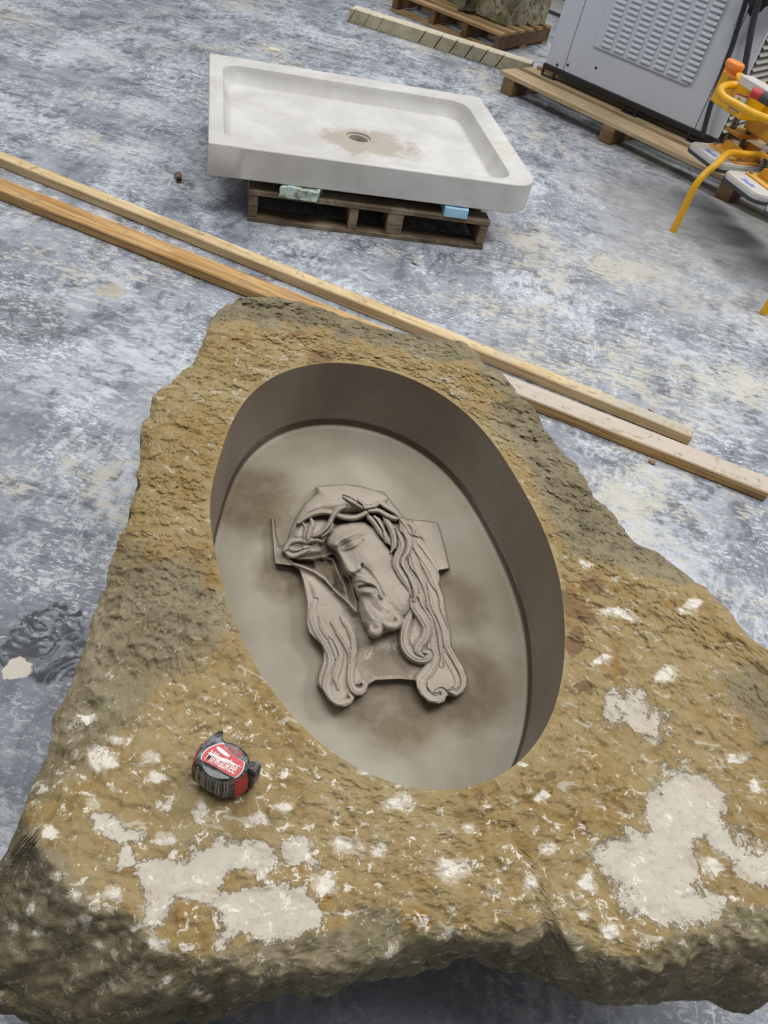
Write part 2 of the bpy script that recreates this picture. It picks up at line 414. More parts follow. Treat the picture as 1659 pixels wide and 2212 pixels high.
# ridge of the broken near-left corner: beyond it the face falls away
RIDGE = [(40, 1740), (58, 1782), (119, 1848), (157, 1910), (185, 1943), (231, 1962), (297, 1976), (321, 2017), (354, 2054), (430, 2092), (500, 2085), (600, 2085), (700, 2095)]
FACET = RIDGE + [(720, 2140), (500, 2260), (100, 2400), (-250, 2300), (-250, 1900), (0, 1740)]
G_BACK = [(455, 690), (490, 630), (700, 640), (1000, 700), (1040, 775), (985, 776), (900, 765), (830, 745), (760, 735), (690, 702), (600, 700), (520, 688)]
G_RIGHT = [(1000, 730), (1090, 790), (1190, 895), (1330, 1085), (1480, 1225), (1540, 1262), (1470, 1252), (1400, 1232), (1300, 1212), (1230, 1182), (1190, 1130), (1150, 1000), (1090, 930), (1060, 880), (1090, 860), (1040, 800)]
G_LEFT = [(255, 1130), (200, 1300), (130, 1460), (40, 1700), (130, 1725), (230, 1620), (330, 1490), (480, 1400), (490, 1310), (440, 1210), (330, 1180)]
G_NR = [(1700, 1930), (1560, 1985), (1480, 2020), (1405, 2050), (1300, 2060), (1250, 2100), (1500, 2150), (1900, 2150), (1900, 1900)]
G_RR = [(1700, 1420), (1600, 1430), (1540, 1470), (1600, 1560), (1659, 1640), (1720, 1640)]
G_NEAR = [(500, 2050), (560, 2020), (640, 2030), (720, 2010), (760, 1970), (850, 1960), (880, 2000), (990, 2010), (1110, 2015), (1180, 1985), (1225, 2010), (1290, 2050), (1260, 2120), (1000, 2100), (700, 2160), (400, 2190), (380, 2090)]
B_PATCH = [(1235, 1300, 32, 26), (1275, 1262, 22, 20), (1255, 1330, 40, 18), (1240, 1390, 22, 40), (1190, 1680, 24, 14), (1040, 1722, 24, 14), (1062, 1760, 14, 8), (520, 1370, 26, 12), (700, 770, 40, 14), (1350, 1450, 14, 16), (480, 1200, 24, 14), (560, 790, 20, 10), (1255, 1480, 20, 14), (425, 1195, 26, 13), (640, 720, 30, 10)]
def c6(l): return [(x * 0.5003, 1700 + y * 0.5003) for x, y in l]
def c7(l): return [(830 + x * 0.4997, 1600 + y * 0.4997) for x, y in l]
P1 = c6([(600, 350), (700, 330), (800, 290), (850, 240), (950, 200), (1050, 230), (1130, 250), (1150, 300), (1220, 330), (1230, 270), (1290, 240), (1330, 300), (1400, 350), (1260, 360), (1200, 340), (1130, 390), (1060, 430), (1130, 450), (1200, 400), (1290, 430), (1360, 500), (1370, 600), (1250, 650), (1130, 680), (1030, 640), (960, 730), (900, 690), (930, 600), (920, 530), (830, 500), (760, 490), (720, 570), (660, 610), (630, 550), (650, 490), (610, 420)])
P1h = c6([(905, 450), (950, 375), (1060, 365), (1090, 420), (1000, 485), (950, 490)])
P2 = c6([(415, 110), (480, 100), (540, 160), (630, 150), (630, 200), (560, 230), (590, 330), (510, 370), (510, 280), (530, 230), (420, 180)])
P3 = c7([(1190, 140), (1300, 120), (1400, 170), (1470, 240), (1470, 320), (1540, 390), (1659, 480), (1800, 560), (1700, 640), (1560, 590), (1480, 520), (1420, 480), (1390, 410), (1330, 450), (1370, 560), (1340, 640), (1450, 690), (1430, 760), (1340, 790), (1200, 800), (1070, 760), (1040, 640), (1010, 580), (930, 530), (850, 490), (900, 465), (1000, 420), (1120, 360), (1120, 260), (1180, 230)])
P4 = [(1305, 1495), (1330, 1480), (1390, 1490), (1400, 1520), (1440, 1530), (1445, 1570), (1420, 1600), (1440, 1620), (1380, 1600), (1340, 1590), (1300, 1540)]
WB = [(980, 1880, 60, 34), (1270, 1895, 32, 32), (1150, 1905, 26, 22), (858, 1738, 36, 28), (1190, 1830, 26, 20), (1015, 1785, 22, 18), (1170, 1720, 30, 18), (1320, 2000, 30, 22), (1255, 1985, 20, 20), (745, 1820, 60, 26), (100, 1788, 34, 32), (350, 1812, 26, 18), (560, 1770, 50, 18), (437, 1745, 18, 28), (640, 1830, 36, 26), (365, 1757, 18, 8), (205, 1735, 18, 10), (330, 1640, 30, 22), (215, 1640, 40, 30), (195, 1560, 26, 20), (255, 1600, 30, 16), (340, 1690, 30, 16), (1440, 1455, 40, 20), (1590, 1640, 40, 22), (1640, 1700, 30, 18), (1335, 1320, 36, 22), (1540, 1880, 30, 30), (820, 1830, 34, 24), (700, 1905, 44, 40), (600, 1740, 30, 12), (1120, 1650, 18, 8), (1490, 1310, 30, 14), (1260, 1225, 14, 20), (1310, 1420, 24, 18), (150, 1940, 22, 16), (185, 1985, 16, 20), (120, 1895, 14, 14), (60, 1960, 12, 18), (70, 2010, 12, 16), (25, 1990, 10, 20), (340, 2030, 26, 16), (245, 1935, 30, 14), (90, 1925, 14, 12), (210, 2030, 14, 10), (360, 2110, 18, 12), (300, 1995, 14, 12)]
def soft(poly, w): return sstep(-w, w, poly_sd(px, py, poly))
def lin(poly, w): return np.clip(0.5 + poly_sd(px, py, poly) / (2 * w), 0, 1)
def blobs(lst): 
    m = np.zeros(px.shape)
    for x, y, a, b in lst: m = np.maximum(m, 1 - sstep(0.1, 1.6, np.hypot((px - x) / a, (py - y) / b)))
    return m
W3 = np.stack([X.ravel(), Y.ravel(), np.full(X.size, ZT)], 1)
nw = np.stack([fbm(W3 + 5, 16, 4, 0.6), fbm(W3 + 9, 16, 4, 0.6)], 1) * 16      # ragged mask edges
px0, py0 = px, py
px, py = px + nw[:, 0], py + nw[:, 1]
powder = np.maximum.reduce([lin(P1, 34) * (1 - lin(P1h, 26)), lin(P2, 26), lin(P3, 40), lin(P4, 46) * 0.72])
flaky = np.maximum(blobs(WB), powder)
grey = np.maximum.reduce([soft(G_BACK, 20), soft(G_RIGHT, 34), soft(G_LEFT, 60) * 0.72, soft(FACET, 26), soft(G_NR, 30), soft(G_RR, 36) * 0.6, soft(G_NEAR, 26) * 0.7])
brown = blobs(B_PATCH)
px, py = px0, py0
# heights
T = np.broadcast_to(tt[None, :], X.shape).ravel()
edge = ((1 - T) * np.broadcast_to((Sil - Rim)[:, None], X.shape).ravel())       # metres to the outline
near = np.exp(-edge / 0.012)
drop = 0.012 * near + 0.010 * np.exp(-edge / 0.05)
fd = poly_sd(px, py, FACET); fac_in = np.clip(fd, 0, None)
drop = drop + np.where(fd > 0, 0.00046 * line_d(px, py, RIDGE) * sstep(0, 60, fd), 0) * sstep(760, 560, px)
drop = drop + 0.03 * soft(G_BACK, 30) + 0.035 * soft(G_RIGHT, 40) * sstep(0.25, 0.0, edge)
rimfade = sstep(0.0, 0.014, T * np.broadcast_to((Sil - Rim)[:, None], X.shape).ravel())
n1 = fbm(W3, 5, 3); n2 = fbm(W3 + 3, 17, 4, 0.55)
Ws = W3 * np.array([1.0, 1.15, 1])
fl1 = fbm(Ws + 7, 22, 4, 0.6)
terr = np.abs(((fl1 * 2.2 + n1 * 2) % 1.0) - 0.15)                                 # flaky chips: slow rise, sharp step
terr = np.where(((fl1 * 2.2 + n1 * 2) % 1.0) < 0.15, ((fl1 * 2.2 + n1 * 2) % 1.0) / 0.15, 1 - (((fl1 * 2.2 + n1 * 2) % 1.0) - 0.15) / 0.85)
rough = 1 + 1.3 * grey
rg = 1 - np.abs(fbm(W3 + 21, 11, 4, 0.6))
zz = ZT - drop + rimfade * (0.005 * n1 + 0.0030 * n2 * rough + 0.0012 * (terr - 0.5) * (1 - 0.85 * powder) + grey * 0.010 * (rg - 0.75) + soft(FACET, 20) * (0.014 * (rg - 0.75) + 0.008 * fbm(W3 + 41, 34, 4, 0.6))) 
cA, cB = fbm(W3 + 31, 13, 4, 0.6), fbm(W3 * np.array([1, 1.4, 1]) + 37, 27, 3, 0.6)
zz = zz + rimfade * (1 - 0.8 * powder) * (0.0020 * (sstep(0.10, 0.15, cA) - sstep(-0.22, -0.18, cA) * 0.8) + 0.0016 * sstep(0.16, 0.22, cB) - 0.0016 * sstep(-0.2, -0.26, cB))
zz = np.where(T == 0, ZT, zz)
zz = np.where(np.hypot(px - 482, py - 1705) < 110, np.minimum(zz, ZT + 0.0022), zz)      # seat of the tape measure
zz = np.maximum(zz, 0.03)
TOP = U(px, py, zz).reshape(NA, NR, 3)
msk = np.stack([powder, grey, brown, flaky], 1).reshape(NA, NR, 4)

# below the outline: the undercut near face, then the foot on the floor
Spt = TOP[:, -1]
aD, rD = interp_polar(D_PIX, 0.27, True, True)
aDc = np.where(aD > 0.6, aD - 2 * math.pi, aD); o_ = np.argsort(aDc); aDc, rDs = aDc[o_], rD[o_]
phc = np.where(phi > 0.6, phi - 2 * math.pi, phi)
rDi = np.interp(phc, aDc, rDs)
wD = sstep(aDc[0] - 0.0, aDc[0] + 0.25, phc) * sstep(aDc[-1] + 0.02, aDc[-1] - 0.12, phc)
Dnear = np.stack([OC[0] + rDi * cs, OC[1] + rDi * sn, np.full(NA, 0.27)], 1)
Dnear = Dnear + np.stack([cs, sn, 0 * cs], 1) * (0.012 * fbm(jag + 4, 4, 4, 0.6))[:, None]
cen = np.array([OC[0] + 0.03, OC[1] - 0.05])
Doth = np.stack([cen[0] + (Spt[:, 0] - cen[0]) * 0.985, cen[1] + (Spt[:, 1] - cen[1]) * 0.985, Spt[:, 2] * 0.6], 1)
Dp = Dnear * wD[:, None] + Doth * (1 - wD)[:, None]
Dp[:, 2] = np.minimum(Dp[:, 2], Spt[:, 2] - 0.02)
Bp = np.stack([cen[0] + (Spt[:, 0] - cen[0]) * 0.70, cen[1] + 0.10 + (Spt[:, 1] - cen[1]) * 0.66, np.zeros(NA)], 1)
low = []
for u in np.linspace(0, 1, 17)[1:]:
    p = Spt + (Dp - Spt) * u
    bulge = math.sin(math.pi * u) * 0.012
    nn = fbm(p, 14, 4, 0.6) * 0.014 * math.sin(math.pi * min(u, 0.85))
    low.append(p + np.stack([cs, sn, 0 * cs], 1) * (bulge * wD + nn)[:, None])
for u in np.linspace(0, 1, 11)[1:]:
    p = Dp + (Bp - Dp) * u; p[:, 2] = Dp[:, 2] * (1 - u ** 1.3)
    nn = fbm(p, 9, 4, 0.6) * 0.03 * math.sin(math.pi * u)
    q = p + np.stack([cs, sn, 0 * cs], 1) * np.minimum(nn, 0.0)[:, None]; q[:, 2] = np.maximum(q[:, 2], 0)
    low.append(q)
# basin: wall, cove, floor
bas = []
def rimring(s, z, dr=0.0): 
    r = Rim * s + dr
    return np.stack([OC[0] + r * cs, OC[1] + r * sn, np.full(NA, z)], 1)
zb = [0.0015, 0.03, 0.06, 0.09, 0.12, ZT - ZW - 0.002, ZT - ZW + 0.004]
for dz in zb: bas.append(rimring(1.0, ZT - dz, -dz * 0.03))
for k in range(1, 7):
    a = k / 6 * math.pi / 2; bas.append(rimring(1.0, ZF + 0.012 * (1 - math.sin(a)), -0.006 - 0.012 * (1 - math.cos(a))))
for s in (0.93, 0.85, 0.75, 0.6, 0.45, 0.3, 0.15, 0.03): bas.append(rimring(s, ZF, -0.018 * s))
rings = bas[::-1] + [TOP[:, k] for k in range(NR)] + low
nb = len(bas)
rock_mask = np.zeros((len(rings), NA, 4)); rock_mask[nb:nb + NR] = msk.transpose(1, 0, 2)
rock_mask[nb + NR:, :, 1] = 1.0
basin_mask = np.zeros((len(rings), NA)); basin_mask[:nb] = 1.0; 
verts = np.concatenate(rings, 0)
nrg = len(rings)
ii = np.arange(nrg - 1)[:, None] * NA; jj = np.arange(NA)[None, :]; j2 = (jj + 1) % NA
quads = np.stack([ii + jj, ii + NA + jj, ii + NA + j2, ii + j2], -1).reshape(-1, 4)
quads = quads[:, ::-1]
caps = [list(range(NA)), list(range((nrg - 1) * NA, nrg * NA))[::-1]]

def big_mesh(name, verts, quads, caps=()):
    me = bpy.data.meshes.new(name); nq = len(quads); nl = nq * 4 + sum(len(c) for c in caps)
    me.vertices.add(len(verts)); me.vertices.foreach_set('co', np.ascontiguousarray(verts, np.float32).ravel())
    me.loops.add(nl); me.polygons.add(nq + len(caps))
    lv = np.concatenate([quads.ravel()] + [np.array(c) for c in caps]); me.loops.foreach_set('vertex_index', lv.astype(np.int32))
    st = np.concatenate([np.arange(nq) * 4, nq * 4 + np.cumsum([0] + [len(c) for c in caps])[:len(caps)]]) if caps else np.arange(nq) * 4
    me.polygons.foreach_set('loop_start', st.astype(np.int32))
    me.update(calc_edges=True); me.validate()
    me.polygons.foreach_set('use_smooth', [True] * len(me.polygons))
    return me
def color_attr(me, name, arr):
    a = me.color_attributes.new(name, 'FLOAT_COLOR', 'POINT'); a.data.foreach_set('color', np.ascontiguousarray(arr, np.float32).ravel())

def rock_material():
    t = NT('ochre_limestone', 0.78, 0.25)
    m = t.attr('mask'); s = t.n.new('ShaderNodeSeparateColor'); t.link(m.outputs['Color'], s.inputs[0])
    pw, gr, br, fk = s.outputs[0], s.outputs[1], s.outputs[2], m.outputs['Alpha']
    n1 = t.noise(7, 5, 0.6, 0.3); n2 = t.noise(34, 6, 0.68, 0.5); n3 = t.noise(120, 4, 0.65, 0.3); n4 = t.noise(16, 5, 0.62, 0.8, t.map(loc=(2, 5, 1)))
    o = t.mix(t.ramp(n1, [(0.35, 0.0), (0.65, 1.0)]), srgb(138, 114, 68), srgb(152, 134, 95))
    o = t.mix(t.ramp(n2, [(0.42, 0.0), (0.66, 0.55)]), o, srgb(166, 150, 114))
    o = t.mix(t.ramp(n4, [(0.60, 0.0), (0.70, 0.6)]), o, srgb(142, 104, 46))
    o = t.mix(t.ramp(n2, [(0.30, 0.6), (0.42, 0.0)]), o, srgb(104, 84, 50))
    # pale chips bruised by the tools
    ch = t.noise(30, 4, 0.6, 1.2, t.map((1, 1.8, 1), (0, 0, 0.5), (1, 3, 0)))
    o = t.mix(t.ramp(ch, [(0.60, 0.0), (0.645, 0.75)]), o, srgb(184, 178, 162))
    g = t.mix(t.ramp(n1, [(0.35, 0.0), (0.65, 1.0)]), srgb(116, 105, 82), srgb(142, 131, 106))
    g = t.mix(t.ramp(n2, [(0.36, 0.65), (0.5, 0.0)]), g, srgb(78, 72, 54))
    g = t.mix(t.ramp(n4, [(0.55, 0.0), (0.68, 0.6)]), g, srgb(112, 112, 80))
    g = t.mix(t.ramp(n3, [(0.58, 0.0), (0.7, 0.5)]), g, srgb(172, 164, 138))
    gm = t.step(t.math('ADD', gr, t.math('MULTIPLY', t.math('SUBTRACT', t.math('ADD', t.math('MULTIPLY', n2, 0.5), t.math('MULTIPLY', n1, 0.5)), 0.5), 2.4)), 0.12, 0.72)
    c = t.mix(gm, o, g)
    bm = t.step(t.math('ADD', br, t.math('MULTIPLY', t.math('SUBTRACT', n2, 0.5), 1.6)), 0.42, 0.55)
    c = t.mix(t.math('MULTIPLY', bm, 0.85), c, t.mix(n4, srgb(104, 82, 60), srgb(130, 104, 72)))
    # dried stone slurry: flakes over the near half, whole patches where it pooled
    fs = t.math('ADD', fk, t.math('MULTIPLY', t.math('SUBTRACT', t.noise(40, 9, 0.8, 0.4), 0.5), 3.6))
    fm = t.step(fs, 0.78, 0.90)
    c = t.mix(t.math('MULTIPLY', fm, t.ramp(fk, [(0.02, 0.0), (0.14, 0.92)])), c, t.mix(n2, srgb(204, 198, 184), srgb(234, 230, 222)))
    du = t.math('MULTIPLY', t.step(t.math('ADD', fk, t.math('MULTIPLY', t.math('SUBTRACT', t.noise(30, 8, 0.76, 0.3, t.map((1, 1.5, 1), (0, 0, 0.5), (4, 1, 2))), 0.5), 2.4)), 0.45, 0.85), t.ramp(fk, [(0.02, 0.0), (0.25, 0.45)]))
    c = t.mix(du, c, srgb(214, 208, 196))
    p0 = t.math('ADD', pw, t.math('MULTIPLY', t.math('SUBTRACT', t.noise(24, 10, 0.82, 0.2), 0.5), 2.4))
    pm = t.step(p0, 0.46, 0.53)
    pc = t.mix(t.ramp(n4, [(0.36, 0.0), (0.62, 1.0)]), srgb(184, 174, 160), srgb(192, 187, 172))
    pc = t.mix(t.ramp(n3, [(0.33, 0.55), (0.42, 0.0)]), pc, srgb(150, 138, 112))
    c = t.mix(t.math('MULTIPLY', pm, 0.95), c, pc)
    sp = t.math('ADD', t.noise(55, 6, 0.75, 0.6), t.math('MULTIPLY', t.step(t.sep(t.n.new('ShaderNodeNewGeometry').outputs['Position'])[1], 0.85, 0.35), 0.085))
    c = t.mix(t.math('MULTIPLY', t.ramp(sp, [(0.655, 0.0), (0.69, 0.85)]), t.math('SUBTRACT', 1.0, t.math('MULTIPLY', gr, 0.6))), c, srgb(226, 220, 208))
    hgt = t.math('ADD', t.math('MULTIPLY', n2, 1.0), t.math('MULTIPLY', n3, 0.35))
    hgt = t.math('ADD', hgt, t.math('MULTIPLY', t.voro(60, v=t.map((1, 1.3, 1), (0, 0, 0.5))), 0.5))
    amp = t.math('MULTIPLY', hgt, t.math('SUBTRACT', 1.0, t.math('MULTIPLY', pm, 0.85)))
    bp = t.bump(amp, 0.75, 0.006)
    ro = t.math('SUBTRACT', 0.8, t.math('MULTIPLY', fm, 0.2))
    return t.fin(c, bp, ro)
def basin_material():
    t = NT('wet_cut_stone', 0.42, 0.4)
    pz = t.sep(t.n.new('ShaderNodeNewGeometry').outputs['Position'])
    nz = t.sep(t.n.new('ShaderNodeNewGeometry').outputs['Normal'])[2]
    n1 = t.noise(5, 4, 0.55, 0.4); n2 = t.noise(22, 6, 0.62, 0.5); n3 = t.noise(150, 3, 0.6)
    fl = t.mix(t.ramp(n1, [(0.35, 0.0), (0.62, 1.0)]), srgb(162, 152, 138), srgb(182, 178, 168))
    def spot(px, py, a, amp, f=6):
        p = U(px, py, ZF)
        d = t.math('ADD', t.dist(tuple(p), t.n.new('ShaderNodeNewGeometry').outputs['Position']), t.math('MULTIPLY', t.math('SUBTRACT', t.noise(f, 5, 0.6), 0.5), amp))
        return t.step(d, a, a * 0.45)
    sand = t.math('MAXIMUM', spot(540, 1080, 0.13, 0.14), t.math('MAXIMUM', spot(630, 1240, 0.09, 0.12), spot(830, 1530, 0.12, 0.12)))
    sand = t.math('MAXIMUM', sand, t.math('MAXIMUM', spot(1010, 1480, 0.11, 0.14), t.math('MULTIPLY', spot(960, 1300, 0.10, 0.12), 0.7)))
    sand = t.math('MULTIPLY', sand, t.ramp(n2, [(0.3, 0.55), (0.6, 1.0)]))
    fl = t.mix(t.math('MULTIPLY', sand, 0.85), fl, t.mix(n3, srgb(104, 86, 66), srgb(136, 116, 92)))
    fl = t.mix(t.ramp(n2, [(0.6, 0.0), (0.72, 0.35)]), fl, srgb(150, 146, 140))
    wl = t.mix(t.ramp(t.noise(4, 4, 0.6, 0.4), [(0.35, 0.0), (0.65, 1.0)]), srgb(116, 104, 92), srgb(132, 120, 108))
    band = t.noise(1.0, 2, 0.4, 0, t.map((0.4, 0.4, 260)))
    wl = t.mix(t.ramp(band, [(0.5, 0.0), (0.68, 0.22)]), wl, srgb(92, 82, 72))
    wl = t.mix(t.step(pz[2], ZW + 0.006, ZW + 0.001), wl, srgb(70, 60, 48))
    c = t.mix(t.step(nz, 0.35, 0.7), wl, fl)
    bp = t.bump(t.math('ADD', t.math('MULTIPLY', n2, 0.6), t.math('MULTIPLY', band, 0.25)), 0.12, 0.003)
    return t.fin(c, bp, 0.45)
M_rock, M_basin = rock_material(), basin_material()
org = np.array([OC[0], OC[1], 0.0])
rme = big_mesh('stone_block', verts - org, quads, caps)
color_attr(rme, 'mask', rock_mask.reshape(-1, 4))
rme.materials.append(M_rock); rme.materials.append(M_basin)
mi = np.zeros(len(rme.polygons), np.int32); mi[:nb * NA] = 1; mi[len(quads)] = 1
rme.polygons.foreach_set('material_index', mi)
ne = len(rme.edges); ev = np.zeros(ne * 2, np.int32); rme.edges.foreach_get('vertices', ev); ev = ev.reshape(-1, 2)
sh_ = rme.attributes.new('sharp_edge', 'BOOLEAN', 'EDGE'); sh_.data.foreach_set('value', ((ev // NA) == nb).all(1))
rock = mesh_obj('stone_block', rme, None, None, org.tolist())
tag(rock, 'rough ochre natural stone block with an oval basin cut into its top', 'stone block')

# ------------------------------------------------------------------ the carved relief on the basin floor
RK = 480 / 1659.0
gx = np.arange(60, 1600, 3.0); gy = np.arange(70, 1790, 3.0)
GX, GY = np.meshgrid(gx, gy); rx, ry = GX.ravel(), GY.ravel()
mm = 0.001
OUTL = [(425, 108), (520, 100), (640, 94), (760, 105), (850, 135), (930, 150), (965, 190), (1000, 240), (1055, 310), (1100, 350), (1140, 358), (1230, 362), (1330, 378), (1350, 430), (1385, 560), (1422, 722), (1340, 738), (1352, 800), (1340, 840), (1375, 930), (1390, 1030), (1400, 1100), (1430, 1190), (1432, 1300), (1470, 1370), (1520, 1450), (1552, 1540), (1550, 1600), (1520, 1650), (1470, 1680), (1400, 1676), (1385, 1715), (1340, 1732), (1260, 1717), (1200, 1660), (1175, 1610), (1165, 1560), (1050, 1550), (870, 1558), (815, 1590), (800, 1640), (770, 1668), (720, 1676), (690, 1730), (640, 1755), (570, 1745), (510, 1695), (475, 1630), (430, 1590), (440, 1500), (470, 1420), (480, 1340), (460, 1290), (420, 1250), (370, 1200), (350, 1130), (355, 1000), (345, 920), (320, 800), (295, 730), (260, 705), (120, 688), (108, 620), (95, 480), (88, 345), (112, 345), (128, 480), (150, 560), (185, 540), (215, 500), (235, 430), (275, 335), (335, 245), (400, 185), (428, 160)]
SLAB = ZW - ZF + 0.004
osd = poly_sd(rx, ry, OUTL)
inm = sstep(-7, 6, osd)
gp = np.stack([rx * 0.01, ry * 0.01, 0 * rx], 1)
h = np.full(rx.shape, SLAB)
kind = np.zeros(rx.shape, int)           # 0 slab, 1 hair, 2 thorn crown, 3 face
def pol(P, w0, w1): return sstep(w0, w1, poly_sd(rx, ry, P))
# wet, lower parts of the slab
h += -0.0035 * pol([(820, 1260), (1080, 1260), (1180, 1400), (1170, 1600), (800, 1600), (740, 1400)], 0, 90)
h += 0.004 * pol([(1130, 350), (1340, 370), (1430, 730), (1330, 740), (1240, 560)], 0, 10)
h += -0.003 * pol([(80, 340), (420, 150), (330, 560), (130, 690)], 0, 30)
# skull cap
CAP = [(425, 108), (640, 94), (850, 135), (965, 190), (930, 260), (820, 300), (640, 300), (480, 300), (330, 360), (240, 460), (215, 500), (240, 420), (335, 245), (428, 160)]
d = poly_sd(rx, ry, CAP); capm = d > 0
h = np.where(capm, np.maximum(h, SLAB + 0.024 * np.sqrt(1 - (1 - np.clip(d / 120, 0, 1)) ** 2)), h)
hv = np.abs(np.sin((rx * 0.35 + ry) * 0.055 + 2.0 * np.sin(rx * 0.006)))
h += np.where(capm & (ry > 165 + 0.0 * rx) & (rx < 900), 0.0016 * hv * sstep(0, 40, d), 0)
kind[capm] = 1
# left temple: knots and hollows behind the crown
LT = [(215, 500), (240, 430), (300, 350), (480, 320), (620, 380), (560, 470), (500, 560), (480, 620), (400, 640), (300, 640), (190, 610), (180, 560)]
d = poly_sd(rx, ry, LT); h = np.where(d > 0, np.maximum(h, SLAB + 0.018 * sstep(0, 60, d)), h); kind[d > 0] = 1
# face mound
FACE = [(500, 490), (545, 420), (600, 385), (680, 360), (790, 370), (870, 420), (940, 520), (990, 600), (1020, 720), (1085, 830), (1150, 900), (1150, 1000), (1100, 1090), (1020, 1170), (900, 1215), (815, 1195), (765, 1120), (742, 1040), (742, 960), (715, 900), (690, 850), (690, 790), (640, 745), (600, 640), (560, 580), (500, 545)]
fd_ = poly_sd(rx, ry, FACE)
fh = 0.040 * np.sqrt(1 - (1 - np.clip(fd_ / 210, 0, 1)) ** 2)
fh = np.where(fd_ > 0, fh + 0.004 * sstep(0, 10, fd_), 0)
facem = fd_ > 0
h = np.where(facem, np.maximum(SLAB + 0.004 + fh, 0), h); kind[facem] = 3
def gauss(x, y, a, b, ang, amp):
    global h
    c, s = math.cos(math.radians(ang)), math.sin(math.radians(ang)); u = (rx - x) * c + (ry - y) * s; v = -(rx - x) * s + (ry - y) * c
    h = h + amp * np.exp(-(u / a) ** 2 - (v / b) ** 2)
def stroke_add(pts, w, amp, only=None, w1=None):
    """soft ridge (amp > 0) or groove"""
    global h
    sp = spline(pts, 6); dd = line_d(rx, ry, sp)
    g = amp * np.exp(-(dd / w) ** 2)
    if only is not None: g = g * only
    h = h + g
ff = sstep(0, 12, fd_)
gauss(660, 450, 120, 60, -18, 0.004)                       # forehead
stroke_add([(545, 545), (590, 520), (650, 480), (720, 452), (780, 450)], 24, 0.0065, ff)     # brow
gauss(655, 560, 60, 36, -25, -0.011)                       # socket
gauss(745, 520, 40, 26, -25, -0.004)
gauss(690, 545, 66, 27, -28, 0.0075)                       # closed lid
stroke_add([(612, 588), (660, 586), (715, 565), (755, 535), (778, 506)], 7, -0.0042, ff)      # lash line
stroke_add([(610, 560), (650, 530), (710, 505), (750, 492)], 6, -0.0022, ff)
stroke_add([(690, 605), (740, 582), (785, 545)], 12, -0.0016, ff)                           # bag under the eye
stroke_add([(572, 560), (600, 630), (640, 700), (672, 750)], 36, 0.012, sstep(-14, 10, fd_))  # nose
gauss(690, 742, 40, 26, 30, 0.010)
gauss(742, 722, 26, 24, 0, 0.006)                          # nostril wing
stroke_add([(700, 762), (728, 748), (752, 735), (770, 715), (768, 690)], 7, -0.005, ff)
stroke_add([(690, 775), (715, 770)], 8, -0.005, ff)
gauss(850, 640, 110, 80, 40, 0.006)                        # cheek bone
gauss(860, 780, 60, 90, -25, -0.004)
stroke_add([(765, 700), (815, 745), (860, 800), (895, 860), (925, 920)], 12, -0.0045, ff)       # fold beside the nose
for k, o in enumerate((-16, 0, 15)):
    stroke_add([(705, 800 + o), (745, 790 + o), (800, 805 + o), (850, 838 + o), (885, 885 + o), (915, 935)], 9, 0.0045, ff)  # moustache
stroke_add([(745, 862), (790, 850), (835, 848), (870, 868), (890, 900)], 10, -0.0085, ff)      # mouth
gauss(795, 892, 52, 18, 0, 0.005)                          # lower lip
gauss(800, 935, 55, 20, 5, -0.004)
stroke_add([(700, 860), (720, 900), (730, 960), (740, 1040)], 9, -0.003, ff)
def lock(pts, w, top, k=1, ridges=2, tip=0.35, base=None, amp=0.14, over=False):
    """a rounded strand laid over what is there"""
    global h, kind
    sp = spline(pts, 7); n = len(sp); best = np.full(rx.shape, 1e9); U_ = np.zeros(rx.shape); S_ = np.zeros(rx.shape)
    x0, y0 = sp.min(0) - w - 4; x1, y1 = sp.max(0) + w + 4
    sel = np.where((rx > x0) & (rx < x1) & (ry > y0) & (ry < y1))[0]
    X_, Y_ = rx[sel], ry[sel]; b = np.full(len(sel), 1e18); sd = np.zeros(len(sel)); tpar = np.zeros(len(sel))
    for i in range(n - 1):
        ax, ay = sp[i]; ex, ey = sp[i + 1] - sp[i]; L2 = ex * ex + ey * ey + 1e-9
        t = np.clip(((X_ - ax) * ex + (Y_ - ay) * ey) / L2, 0, 1); qx, qy = X_ - ax - t * ex, Y_ - ay - t * ey; d2 = qx * qx + qy * qy
        m = d2 < b; b = np.where(m, d2, b); sd = np.where(m, np.sign(ex * qy - ey * qx), sd); tpar = np.where(m, (i + t) / (n - 1), tpar)
    ww = w * (1 - (1 - tip) * np.maximum(sstep(0.75, 1.0, tpar), sstep(0.12, 0.0, tpar) * 0.8))
    u = np.sqrt(b) / ww; ins = u < 1
    prof = np.sqrt(np.clip(1 - u * u, 0, 1))
    prof = prof * (1 + amp * np.cos(2 * math.pi * ridges * np.sqrt(b) / ww * sd)) 
    tz = np.interp(tpar, np.linspace(0, 1, len(top)), top) if isinstance(top, (list, tuple)) else top
    hb = h[sel]; nb_ = SLAB + tz * (0.30 + 0.70 * prof)
    hh = np.where(ins, np.maximum(hb * 0.25 + nb_ * 0.75, nb_ if base is None else nb_), hb)
    if over: hh = np.where(ins, np.maximum(hb, nb_), hb)
    hh = np.where(ins & (u > 0.86) & (not over), np.minimum(hh, hb * (u - 0.86) / 0.14 + hh * (1 - (u - 0.86) / 0.14)) - 0.0012, hh)
    h[sel] = hh; kk = kind[sel]; kk[ins] = k; kind[sel] = kk
